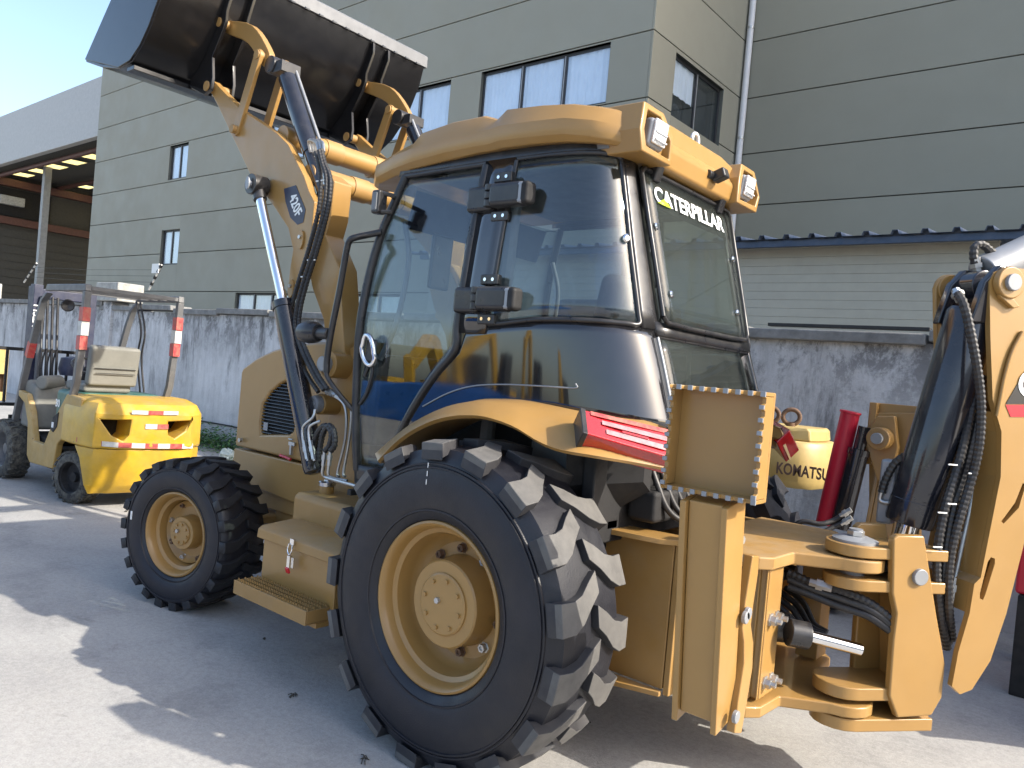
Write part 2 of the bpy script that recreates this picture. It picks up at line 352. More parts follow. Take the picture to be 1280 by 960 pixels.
def cut(o, cutter):
    """carve the closed shape out of o's mesh"""
    c = cutter.build('cutter', None); md = o.modifiers.new('cut', 'BOOLEAN'); md.object = c; md.operation = 'DIFFERENCE'; md.solver = 'EXACT'
    bpy.context.view_layer.update()
    others = [x for x in o.modifiers if x != md]; st = [x.show_viewport for x in others]
    for x in others: x.show_viewport = False
    bpy.context.view_layer.update()
    me = bpy.data.meshes.new_from_object(o.evaluated_get(bpy.context.evaluated_depsgraph_get()))
    for x, q in zip(others, st): x.show_viewport = q
    o.modifiers.remove(md); o.data = me; bpy.data.objects.remove(c); return o
def interp(tab, x):
    if x <= tab[0][0]: return tab[0][1]
    for (a, fa), (b_, fb) in zip(tab, tab[1:]):
        if x <= b_: return fa+(fb-fa)*(x-a)/(b_-a)
    return tab[-1][1]

# ================================================================== SETTING
struct(MB().add([(-400, -400, 0), (400, -400, 0), (400, 400, 0), (-400, 400, 0)], [(0, 1, 2, 3)]).build('ground', 'concrete', closed=False))

# ---- perimeter wall
WY = -3.32
wall = thing('boundary_wall', 'long whitewashed boundary wall streaked with black algae behind the machines', 'wall', (6, WY, 0))
MB().bb(-8, 13.4, WY-.24, WY, 0, 2.04).build('plaster', 'old_plaster', wall)
MB().bb(13.75, 30, WY-.24, WY, 0, 2.10).build('plaster', 'old_plaster', wall)
x = -8.0
sl = MB().bb(0, 1.44, WY-.32, WY+.07, 2.045, 2.135).mesh('coping_slab', 'coping')
k = 0
while x < 13.2:
    o = bpy.data.objects.new('coping_slab', sl); col.objects.link(o); attach(o, wall)
    o.location = (x, random.uniform(-.012, .012), random.uniform(-.004, .012)); o.rotation_euler = (random.uniform(-.008, .008), 0, random.uniform(-.006, .006))
    md = o.modifiers.new('bevel', 'BEVEL'); md.width = .012; md.segments = 2; x += 1.465
x = 13.8
while x < 28:
    o = bpy.data.objects.new('coping_slab', sl); col.objects.link(o); attach(o, wall); o.location = (x, 0, .06+random.uniform(0, .01)); x += 1.465
B('pilaster', 13.4, 13.75, WY-.28, WY+.06, 0, 2.2, 'old_plaster', wall, .01)
B('pillar_cap', 13.0, 13.95, WY-.36, WY+.14, 2.205, 2.56, 'concrete_block', wall, .02)
B('pillar_cap', 20.8, 21.6, WY-.36, WY+.14, 2.205, 2.62, 'concrete_block', wall, .02)
hose('wall_cable', [at(240, 524, Y=WY+.02), at(262, 528, Y=WY+.02), at(285, 532, Y=WY+.02), at(303, 536, Y=WY+.02)], .012, wall, 'cable', n=5)
def fence_post(px, py, px2, py2, sign):
    p0 = at(px, py, Y=WY-.1); p1 = at(px2, py2, Y=WY-.1)
    po = MB().cyl(p0, p1, .018, n=8).build('fence_post', 'insulator', wall)
    for t in (.25, .5, .75, .95):
        q = p0.lerp(p1, t); MB().cyl(q-(p1-p0).normalized()*.03, q+(p1-p0).normalized()*.03, .03, n=8).build('insulator_knob', 'cable', po)
    if sign:
        q = p0.lerp(p1, .9)+V(.14, .02, -.02); MB().box(q, (.26, .01, .17)).build('warning_plate', 'sticker_white', po)
    return p0, p1
pa = fence_post(186, 362, 202, 331, True); pb = fence_post(30, 353, 46, 329, False)
for t in (.3, .55, .8):
    a = pa[0].lerp(pa[1], t); b_ = pb[0].lerp(pb[1], t)
    MB().tube([b_, a.lerp(b_, .5)-V(0, 0, .03), a], .004, 4).build('fence_wire', 'cable', wall)
o = MB().bb(at(1157, 419, Y=WY).x, at(952, 413, Y=WY).x, WY-.2, WY-.12, 2.15, 2.178).build('metal_angle', 'cable', None, .004)
tag(o, 'thin black metal strip lying along the coping of the boundary wall', 'metal strip')

# ---- weeds at the foot of the wall
mb = MB(); mb2 = MB()
for i in range(6500):
    X_ = random.uniform(7.2, 12.5); Y_ = WY+.06+abs(random.gauss(0, .30)); h = random.uniform(.05, .42)*max(.2, 1-(Y_-WY)*.9)
    p = V(X_, Y_, random.uniform(0, h)); a = random.uniform(0, 6.28); l = random.uniform(.03, .07); u = V(math.cos(a), math.sin(a), random.uniform(-.2, .8)).normalized()*l; s_ = V(-math.sin(a), math.cos(a), 0)*l*.38
    (mb if random.random() < .75 else mb2).add([p, p+u*.5+s_, p+u, p+u*.5-s_], [(0, 1, 2, 3)])
for q, nm, mm in ((mb, 'weeds', 'leaf'), (mb2, 'weeds', 'leaf_pale')):
    o = q.build(nm, mm, closed=False); o['kind'] = 'stuff'; tag(o, 'low green weeds growing along the foot of the boundary wall' if mm == 'leaf' else 'paler yellowish weed leaves among the green weeds', 'weeds')
def crumple(name, c, r, m, label, cat):
    bm = bmesh.new(); bmesh.ops.create_icosphere(bm, subdivisions=3, radius=1)
    for v in bm.verts:
        v.co *= 1+random.uniform(-.22, .22); v.co = Vector((v.co.x*r[0], v.co.y*r[1], max(-.0, v.co.z+.6)*r[2]))+Vector(c)
    me = bpy.data.meshes.new(name); bm.to_mesh(me); bm.free(); me.materials.append(MATS[m]); o = bpy.data.objects.new(name, me); col.objects.link(o); return tag(o, label, cat)
p = at(284, 575, Z=0.0); crumple('plastic_bag', (p.x, p.y, 0.0), (.11, .09, .10), 'bag', 'crumpled pale plastic bag lying in the weeds by the wall', 'bag')

# ---- grey panel building behind the wall
bld = thing('panel_building', 'tall grey-green panel clad factory building with dark framed windows', 'building', (20, -16, 0))
FY = -12.0; XC = 7.3; XE = 37.0; RY = -16.9; TOP = 15.8
B('core', XC+.48, XE-.05, -26, FY-.46, 0, TOP-.05, 'reveal', bld, 0)
B('core', -14, XC+.46, -26, RY-.08, 0, 21.9, 'reveal', bld, 0)  # unseen upper part added to keep the sun off the side face
bands = [0.5, 2.02, 3.54, 5.08, 6.60, 8.02, 9.55, 11.1, 12.66, 14.2, 15.75]; G = .014
def win_x(a, b_): return sorted((a, b_))
FW_ = [  # windows in the long face: (x0, x1, panes, z0, z1)
    (8.45, 12.55, 3, 8.06, 9.50), (13.7, 17.6, 3, 8.06, 9.50), (28.25, 29.75, 2, 8.10, 9.50), (20.4, 22.6, 2, 8.06, 9.5), (28.4, 29.9, 2, 4.62, 6.05),
    (20.6, 23.9, 3, 2.45, 3.50), (15.0, 18.2, 3, 2.45, 3.50)]
def face_panels(lo, hi, wins, place):
    for i in range(len(bands)-1):
        z0, z1 = bands[i]+G, bands[i+1]-G; cur = lo
        for q in sorted(q for q in wins if q[3] < z1 and q[4] > z0):
            if q[0]-cur > .05: place(cur, q[0]-.002, z0, z1)
            if z1-q[4] > .02: place(q[0]+.002, q[1]-.002, max(q[4], z0), z1)
            if q[3]-z0 > .02: place(q[0]+.002, q[1]-.002, z0, min(q[3], z1))
            cur = q[1]+.002
        place(cur, hi, z0, z1)
place_f = lambda a, b_, z0, z1: B('cladding_panel', a, b_, FY-.45, FY, z0, z1, 'cladding', bld, .006)
face_panels(XC+.06, XE, FW_, place_f)
RW_ = [(RY+1.15, RY+3.80, 2, 7.95, 9.44)]
place_r = lambda a, b_, z0, z1: B('cladding_panel', XC, XC+.055, a, b_, z0, z1, 'cladding', bld, .006)
face_panels(RY+.06, FY, RW_, place_r)
bands = bands+[17.3, 18.85, 20.4, 21.95]  # extra bands: wing raised above view so it shades the side face
place_b = lambda a, b_, z0, z1: B('cladding_panel', a, b_, RY-.06, RY, z0, z1, 'cladding', bld, .006)
face_panels(-14, XC-.02, [], place_b)
B('parapet', XC-.05, XE+.05, FY-.3, FY+.05, TOP, TOP+.18, 'cladding', bld, .01)
B('parapet', -14, XC-.06, RY-.3, RY+.05, 22.0, 22.2, 'cladding', bld, .01)
B('parapet', XC-.05, XC+.3, RY+.06, FY-.31, TOP, TOP+.18, 'cladding', bld, .01)
def window(x0, x1, z0, z1, panes, mapf, curtain=True):
    """mapf(u, depth, z) -> point; depth runs into the wall"""
    def bx(nm, u0, u1, d0, d1, za, zb, m, par, bev=.004):
        pts = [mapf(u, d, z) for z in (za, zb) for u, d in ((u0, d0), (u1, d0), (u1, d1), (u0, d1))]
        return MB().add(pts, [(3, 2, 1, 0), (4, 5, 6, 7), (0, 1, 5, 4), (1, 2, 6, 5), (2, 3, 7, 6), (3, 0, 4, 7)]).build(nm, m, par, bev)
    wn = bx('window', x0+.06, x1-.06, .10, .15, z1-.07, z1-.003, 'frame_dark', bld)
    bx('frame', x0+.06, x1-.06, .10, .15, z0+.003, z0+.07, 'frame_dark', wn)
    wd = (x1-x0)/panes
    for i in range(panes+1):
        xx = x0+wd*i; bx('frame', max(x0+.003, xx-.05), min(x1-.003, xx+.05), .095, .152, z0+.004, z1-.004, 'frame_dark', wn)
        if 0 < i < panes: bx('frame', xx-.015, xx+.015, .085, .094, z0+.05, z1-.05, 'frame_light', wn)
    for i in range(panes):
        a, b_ = x0+wd*i+.05, x0+wd*(i+1)-.05
        bx('pane', a, b_, .118, .124, z0+.07, z1-.07, 'window_glass', wn, 0)
        if curtain is True or (curtain == 'left' and i == panes-1):
            nfold = 26; mbc = MB()
            zc = z0+.05 if curtain is True else z0+(z1-z0)*.42
            mbc.grid(lambda u, v: mapf(a+(b_-a)*u, .165+.014*math.sin(u*nfold+i*1.7)+.01*math.sin(u*61), zc+(z1-.04-zc)*v), 60, 2)
            mbc.build('curtain', 'curtain', wn, closed=False)
    bx('recess', x0, x1, .30, .32, z0, z1, 'window_dark', wn, 0)
    for u0, u1, za, zb in ((x0-.0, x0+.002, z0, z1), (x1-.002, x1, z0, z1), (x0, x1, z0-.002, z0), (x0, x1, z1, z1+.002)):
        bx('reveal', u0, u1, .005, .30, za, zb, 'reveal', wn, 0)
for q in FW_: window(q[0], q[1], q[3], q[4], q[2], lambda u, d, z: V(u, FY-d, z))
window(RW_[0][0], RW_[0][1], RW_[0][3], RW_[0][4], 2, lambda u, d, z: V(XC+d, u, z), 'left')
q = RW_[0]
for y0, y1, z0, z1 in ((RY+.01, q[0]-.004, 0, 15.7), (q[1]+.004, FY-.47, 0, 15.7), (q[0]-.004, q[1]+.004, 0, q[3]-.004), (q[0]-.004, q[1]+.004, q[4]+.004, 15.7)):
    B('wall_core', XC+.06, XC+.47, y0, y1, z0, z1, 'reveal', bld, 0)
# downpipe in the inner corner
dp = MB().cyl((XC-.12, RY+.14, 4.2), (XC-.12, RY+.14, 15.6), .085, n=16).build('downpipe', 'pipe_white', bld)
for z in (5.5, 8.4, 11.4, 14.2): MB().cyl((XC-.12, RY+.14, z), (XC-.12, RY+.14, z+.06), .1, n=16).build('pipe_clip', 'zinc', dp)

# ---- low lean-to shed with a blue sheet roof
SY = -5.6
shed = thing('lean_to_shed', 'low beige ribbed shed with blue sheet roof edge behind the wall', 'shed', (1, SY, 0))
sx0 = at(1246, 340, Y=SY).x; sx1 = 7.2; roofz = at(912, 303, Y=SY+.25).z
z = .2
while z < roofz-.05:
    z1 = min(z+.098, roofz-.03); B('wall_strip', sx0, sx1, SY-.05, SY-random.uniform(0, .004), z, z1-.0012, 'shed_beige', shed, .003); z = z1
B('side_recess', -6, sx0-.01, SY-1.6, SY-1.5, .2, roofz-.06, 'shed_shade', shed, 0)  # brown colour stands in for the shade under the roof
B('fascia', -6, sx1, SY+.20, SY+.26, roofz-.075, roofz, 'roof_blue', shed, .006)
rf = MB(); prof = []
xx = -6.0
while xx < sx1:
    prof += [(xx, 0), (xx+.20, 0), (xx+.215, .045), (xx+.265, .045), (xx+.28, 0)]; xx += .28
prof = [(a, h) for i, (a, h) in enumerate(prof)]
rows = [[V(a, SY+.32, roofz+.005+h) for a, h in prof], [V(a, RY+.2, roofz+1.1+h) for a, h in prof]]
rf.loft(rows, cap=False, closed=False); rf.build('roof_sheet', 'roof_blue', shed, solid=.004, closed=False)

# ---- open hall at the left end of the building
hall = thing('open_hall', 'dark open hall with skylight roof and red-brown beams at far left', 'hall', (44, -20, 0))
HX = 60.0; HF = -14.0
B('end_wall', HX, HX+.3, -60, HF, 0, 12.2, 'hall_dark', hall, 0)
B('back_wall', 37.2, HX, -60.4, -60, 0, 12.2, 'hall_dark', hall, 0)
zb = [at(0, 222, X=HX).z, at(0, 270, X=HX).z]
for z in zb: B('beam', HX-.5, HX-.05, -60, HF-.1, z-.5, z, 'hall_beam', hall, .02)
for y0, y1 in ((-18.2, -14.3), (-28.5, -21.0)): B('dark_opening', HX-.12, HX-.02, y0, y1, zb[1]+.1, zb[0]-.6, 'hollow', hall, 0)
for y0, zz in ((-24.5, 9.2), (-23.0, 10.1), (-16.4, 9.9)): B('stored_crate', HX-.6, HX-.15, y0, y0+1.5, zz, zz+.6, 'concrete_block', hall, .03)
zz = .6
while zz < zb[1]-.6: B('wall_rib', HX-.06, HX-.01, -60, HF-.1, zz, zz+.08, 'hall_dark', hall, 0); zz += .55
for yy in (-15.6, -34, -50): B('post', 52.6, 53.0, yy, yy+.4, 0, 11.8, 'hall_post', hall, .02)
def roofp(x_, y_): return V(x_, y_, 11.9+(-y_-14)*.035)
for i in range(11):
    y0 = HF-4*i
    for j in range(2):
        x0 = 37.2+11.4*j; x1_ = x0+11.4
        ya = y0
        if i < 8:
            for k_ in range(4):
                xa = x0+.8+2.8*k_; xb = xa+1.5
                MB().prism([roofp(xa, y0-1.2), roofp(xb, y0-1.2), roofp(xb, y0-2.4), roofp(xa, y0-2.4)], (0, 0, .05)).build('skylight', 'skylight', hall)
                MB().prism([roofp(xb, y0-1.2), roofp(xb+1.3, y0-1.2), roofp(xb+1.3, y0-2.4), roofp(xb, y0-2.4)], (0, 0, .06)).build('roof_panel', 'hall_dark', hall)
            MB().prism([roofp(x0, y0-1.2), roofp(x0+.8, y0-1.2), roofp(x0+.8, y0-2.4), roofp(x0, y0-2.4)], (0, 0, .06)).build('roof_panel', 'hall_dark', hall)
            MB().prism([roofp(x0, y0), roofp(x1_, y0), roofp(x1_, y0-1.2), roofp(x0, y0-1.2)], (0, 0, .06)).build('roof_panel', 'hall_dark', hall)
            ya = y0-2.4
        MB().prism([roofp(x0, ya), roofp(x1_, ya), roofp(x1_, y0-4), roofp(x0, y0-4)], (0, 0, .06)).build('roof_panel', 'hall_dark', hall)
        MB().cyl(roofp(x0, y0-.6)-V(0, 0, .3), roofp(x1_, y0-.6)-V(0, 0, .3), .14, n=8).build('purlin', 'hall_beam', hall)
B('fascia', 37.1, 63.5, HF-.05, HF+.3, 11.85, 15.0, 'roof_sheet', hall, .03)

# ================================================================== THE BACKHOE LOADER
bh = thing('backhoe_loader', 'large yellow backhoe loader with black glossy cab and raised black bucket', 'backhoe loader', (0.3, 0, 0))
# ---------------- wheels
def wheel(nm, c, Rt, Wd, rr, nl, toe, side, lugm, full, nuts, hubr, hubl, dish):
    """tyre built about a local Y axis; +Y is its outer face"""
    hw = Wd/2; base = Rt*.948
    prof = [(hw*.80, rr+.002), (hw*.88, rr+.012), (hw*.97, rr+(Rt-rr)*.22), (hw*1.0, rr+(Rt-rr)*.45), (hw*.985, rr+(Rt-rr)*.62), (hw*.93, rr+(Rt-rr)*.76), (hw*.80, base-.004), (hw*.4, base+.003)]
    prof = prof+[(0, base+.004)]+[(-a, b_) for a, b_ in reversed(prof)]
    mb = MB(); n = 96
    rings = []
    for a, r_ in prof: rings.append([V(r_*math.cos(2*math.pi*i/n), a, r_*math.sin(2*math.pi*i/n)) for i in range(n)])
    mb.loft(rings, cap=False)
    # raised rings moulded in the sidewall
    for rad, hh in ((rr+(Rt-rr)*.14, .004), (rr+(Rt-rr)*.66, .006), (rr+(Rt-rr)*.70, .005)):
        a = interp(sorted((r_, y) for y, r_ in prof if y > 0), rad)
        mb.loft([[V((rad+d)*math.cos(2*math.pi*i/n), a+h, (rad+d)*math.sin(2*math.pi*i/n)) for i in range(n)] for d, h in ((-.006, -.004), (-.003, hh), (.003, hh), (.006, -.006))], cap=False)
    # one lug, bent like a chevron half, in cylinder coordinates
    def lug(sg):
        lb = MB(); st = [(-.04*hw, -.15, .058), (.22*hw, -.095, .064), (.46*hw, -.03, .072), (.70*hw, 0, .082), (1.0*hw, 0, .086)]
        k = 17/nl; ringsl = []
        for i, (y, th, wdt) in enumerate(st):
            top = Rt*(1-.004*(abs(y)/hw)**2) if i < 4 else Rt*.982
            bot = base-.012 if i < 4 else base-.035*Rt/.635
            yo = y if i < 4 else y*1.0
            pts = []
            for (dw, rad, yy) in ((-wdt*1.12, bot, yo), (-wdt, top, yo), (wdt, top, yo), (wdt*1.12, bot, yo)):
                a = (th+dw)*k*1.05; pts.append(V(rad*math.cos(a), sg*yy, rad*math.sin(a)))
            ringsl.append(pts)
        # outer end steps down the shoulder
        y, th, wdt = st[-1]; pts = []
        for (dw, rad) in ((-wdt*1.1, base-.045*Rt/.635), (-wdt, Rt*.938), (wdt, Rt*.938), (wdt*1.1, base-.045*Rt/.635)):
            a = (th+dw)*k*1.05; pts.append(V(rad*math.cos(a), sg*hw*1.004, rad*math.sin(a)))
        ringsl.append(pts); lb.loft(ringsl); return lb
    if full:
        o = mb.build(nm+'_tyre', 'rubber', None, sharp=50); o.parent = bh; o.matrix_parent_inverse = bh.matrix_basis.inverted()
        M_ = Matrix.Translation(c) @ Matrix.Rotation(toe, 4, 'Z'); o.matrix_basis = M_
        for sg in (1, -1):
            me = lug(sg).mesh('tread_lug', lugm+'_side' if lugm == 'rubber_lug' else lugm, 30)
            if lugm == 'rubber_lug':
                me.materials.append(MATS[lugm])
                for k_ in range(5): me.polygons[k_*4+1].material_index = 1
            for i in range(nl):
                l = bpy.data.objects.new('tread_lug', me); col.objects.link(l); l.parent = o
                l.rotation_euler = (0, 2*math.pi*(i+(.5 if sg < 0 else 0))/nl, 0)
                md = l.modifiers.new('bevel', 'BEVEL'); md.width = .005; md.segments = 2; md.limit_method = 'ANGLE'; md.angle_limit = R(35)
    else:
        for sg in (1, -1):
            lb = lug(sg)
            for i in range(nl):
                M0 = Matrix.Rotation(2*math.pi*(i+(.5 if sg < 0 else 0))/nl, 3, 'Y'); mb.add([M0 @ Vector(p) for p in lb.v], lb.f)
        o = mb.build(nm+'_tyre', 'rubber', None, sharp=40); o.parent = bh; o.matrix_parent_inverse = bh.matrix_basis.inverted()
        M_ = Matrix.Translation(c) @ Matrix.Rotation(toe+(math.pi if side < 0 else 0), 4, 'Z'); o.matrix_basis = M_
    # rim
    yl = hw*.86
    prof = [(yl-.10, rr+.004), (yl-.012, rr+.006), (yl, rr+.002), (yl+.004, rr-.006), (yl-.004, rr-.016), (yl-.022, rr-.024), (yl-.05, rr-.03), (yl-.06, rr-.048), (yl-.12, rr-.055), (dish+.03, rr-.062), (dish+.012, rr-.075), (dish, rr-.095), (dish, .03), (dish-.02, .03), (dish-.02, rr-.08), (-yl, rr-.02), (-yl, rr+.004)]
    mb = MB(); mb.turn((0, 0, 0), (0, 1, 0), prof, 72, cap=False)
    rim = mb.build(nm+'_rim', 'paint', None, sharp=30); rim.parent = bh; rim.matrix_parent_inverse = bh.matrix_basis.inverted(); rim.matrix_basis = M_
    def sub(name, q, m, bev=0, sharp=30):
        s_ = q.build(name, m, None, bev, sharp); s_.parent = rim; return s_
    sub('hub', MB().turn((0, dish-.03, 0), (0, 1, 0), [(0, hubr*1.06), (hubl*.35, hubr*1.04), (hubl*.5, hubr), (hubl, hubr*.985), (hubl+.006, hubr*.95), (hubl+.006, .0)], 48, cap=False), 'paint', 0)
    sub('hub_cover', MB().turn((0, dish-.03+hubl, 0), (0, 1, 0), [(0, hubr*.70), (.012, hubr*.70), (.016, hubr*.66), (.016, .0)], 40, cap=False), 'paint')
    sub('drain_plug', MB().cyl((.02, dish-.03+hubl+.012, .012), (.02, dish-.03+hubl+.028, .012), .012, n=6), 'zinc')
    for i in range(8):
        a = i*math.pi/4+.2; p = V(math.cos(a)*hubr*.55, dish-.03+hubl+.012, math.sin(a)*hubr*.55)
        sub('cover_bolt', MB().cyl(p, p+V(0, .012, 0), .009, n=6), 'paint')
    for i in range(nuts):
        a = 2*math.pi*(i+.35)/nuts; p = V(math.cos(a)*(rr-.118 if rr > .3 else rr-.075), dish-.004, math.sin(a)*(rr-.118 if rr > .3 else rr-.075))
        sub('wheel_nut', MB().turn(p, (0, 1, 0), [(0, .022), (.006, .022), (.007, .0165), (.028, .0165), (.028, .009), (.022, .008)], 6), 'rust' if i % 3 else 'zinc', 0, 20)
    if full and nm == 'rear_wheel':
        sub('valve_stem', MB().tube(smooth_path([V(-.17, dish+.01, -.20), V(-.185, dish+.05, -.215), V(-.21, dish+.06, -.20), V(-.215, dish+.05, -.17)], 5), .006, 6), 'zinc', 0, 60)
    return o
RW_C = V(0, .955, .628)
t_rear = wheel('rear_wheel', RW_C, .640, .41, .322, 17, 0, 1, 'rubber_lug', True, 10, .172, .135, .015)
wheel('rear_wheel', V(0, -.955, .628), .640, .41, .322, 17, 0, -1, 'rubber', False, 10, .150, .135, .045)
FWC = at(217, 672, Y=1.0); FWC = V(FWC.x, FWC.y, .432)
toe = R(13)
t_front = wheel('front_wheel', FWC-V(-math.sin(toe), math.cos(toe), 0)*.15, .442, .345, .243, 22, toe, 1, 'rubber_lug_dark', True, 8, .098, .10, .02)
wheel('front_wheel', V(FWC.x+.02, -.85, .432), .442, .345, .243, 22, toe, -1, 'rubber', False, 8, .098, .10, .02)
for k_ in range(4):
    s_ = MB().box((0, 0, 0), (.003, .002, .02)).build('chalk_mark', 'sticker_white', None); s_.parent = t_rear; s_.location = (.07, .2065-.0012*k_, .50+.032*k_-.03)
# size sticker on the front tyre
M_ = t_front.matrix_basis
s_ = MB().box((0, 0, 0), (.012, .004, .05)).build('paper_sticker', 'sticker_white', None); s_.parent = t_front; s_.location = (.40*.86, .173, .06)

# ---------------- chassis
B('chassis_rail', -.55, 2.45, .30, .42, .55, .80, 'paint_dusty', bh); B('chassis_rail', -.55, 2.45, -.42, -.30, .55, .80, 'paint_dusty', bh)
MB().cyl((0, -.75, .628), (0, .75, .628), .13, n=24).build('rear_axle', 'paint_dusty', bh)
MB().bb(FWC.x-.11, FWC.x+.11, -.72, .72, .36, .52).build('front_axle', 'paint_dusty', bh, .02)
MB().cyl((FWC.x-.28, .30, .47), (FWC.x-.22, .82, .46), .035, n=14).build('steering_rod', 'paint_dusty', bh)
B('axle_bracket', FWC.x-.33, FWC.x-.10, .28, .40, .46, .62, 'paint_dusty', bh, .01)
B('transmission', .35, 1.9, -.26, .26, .42, .95, 'black_matt', bh, .03)

# ---------------- hood
HY = .47
hood_px = [(301, 466), (303, 460), (321, 447), (342, 437), (365, 431), (400, 427), (450, 424), (450, 560), (300, 560)]
up_ = [at(x_, y_, Y=HY) for x_, y_ in hood_px]
up_[6] = V(1.20, HY, up_[5].z+.02); up_[7] = V(1.20, HY, .90); up_[8] = V(up_[0].x, HY, .90)
hood = MB().prism(up_, (0, -2*HY, 0)).build('hood', 'paint', bh, .018, seg=3)
lo_ = [V(up_[0].x+.0, HY+.004, .888), V(1.20, HY+.004, .888), V(1.20, HY+.004, .60), V(1.85, HY+.004, .645), V(2.22, HY+.004, .665), V(up_[0].x, HY+.004, .72)]
MB().prism(lo_, (0, -2*HY-.008, 0)).build('lower_hood_panel', 'paint', bh, .01)
gp = [(325.5, 543), (325, 528), (328, 505), (338, 490), (350, 480), (362, 474.5), (372, 474), (377, 480), (370, 520), (366, 538), (361, 543)]
gpw = [at(x_, y_, Y=HY) for x_, y_ in gp]
cut(hood, MB().prism([p+V(0, .02, 0) for p in gpw], (0, -.07, 0)))
g_ = MB().prism([p+V(0, -.03, 0) for p in gpw], (0, -.01, 0)).build('grille', 'black_matt', bh)
zlo = min(p.z for p in gpw); zhi = max(p.z for p in gpw); z = zlo+.012
while z < zhi-.01:
    xs = []
    for a, b_ in zip(gpw, gpw[1:]+gpw[:1]):
        if (a.z-z)*(b_.z-z) < 0: xs.append(a.x+(b_.x-a.x)*(z-a.z)/(b_.z-a.z))
    if len(xs) >= 2: MB().box(((min(xs)+max(xs))/2, HY-.018, z), (max(xs)-min(xs)+.01, .02, .005), Matrix.Rotation(R(25), 3, 'X')).build('slat', 'black_satin', g_)
    z += .021
text('lettering', '川\n日', .03, frame_mat(at(332, 532, Y=HY-.004), (-1, 0, 0), (0, 0, 1)), 'sticker_white', g_) if False else None
p = at(332, 533, Y=HY-.005); MB().box(p, (.045, .002, .05)).build('grille_badge', 'pin_grey', g_)
p = at(302, 550, Y=HY+.01); MB().cyl(p, p+V(0, .02, 0), .014, n=10).build('hood_bolt', 'zinc', bh)
# rubber-handled toggle latch
p = at(365, 555, Y=HY+.012)
lt = MB().box(p, (.06, .012, .022)).box(p+V(-.0, .004, -.035), (.018, .014, .06)).cyl(p+V(-.02, .012, .028), p+V(.02, .012, .028), .006, n=6).build('hood_latch', 'zinc', bh, .002)
q = at(350, 569, Y=HY+.03); MB().tube([q, q+V(-.06, 0, -.004), q+V(-.11, 0, -.01)], .009, 8).build('latch_grip', 'red_plastic', lt)
B('windshield_cowl', 1.02, 1.2, -.62, .62, 1.1, 1.58, 'black_satin', bh, .02)

# ---------------- loader towers, arms and cylinders (left arm measured, right arm mirrored)
def mir(p): return V(p[0], -p[1], p[2])
def both(fn):
    for sg in (1, -1): fn((lambda p: Vector(p)) if sg > 0 else mir, sg)
AO = .63   # outer face of the arm plate
plate_px = [(267, 101), (280, 115), (302, 137), (322, 150), (345, 165), (360, 180), (370, 200), (380, 220), (386, 238), (393, 252), (391, 275), (388, 298), (381, 325), (371, 362), (364, 373), (359, 368), (362, 337), (366, 312), (360, 285), (342, 258), (326, 237), (312, 217), (297, 185), (285, 160), (272, 132), (263, 115), (263, 105)]
low_px = [(405, 215), (418, 226), (413, 272), (407, 294), (424, 335), (428, 400), (431, 446), (428, 464), (418, 470), (410, 460), (404, 400), (390, 360), (384, 330), (388, 290), (394, 240)]
plate_w = [at(x_, y_, Y=AO) for x_, y_ in plate_px]; low_w = [at(x_, y_, Y=.56) for x_, y_ in low_px]
rod_top = at(322, 232, Y=.70); cyl_a = at(354, 378, Y=.70); cyl_b = at(394, 592, Y=.70)
piv = at(420, 456, Y=.58); pin_b = at(265, 110, Y=AO); lk_c = at(335, 74, Y=.57); lk_t = at(291, 35, Y=.57); lk_b = at(297, 163, Y=AO)
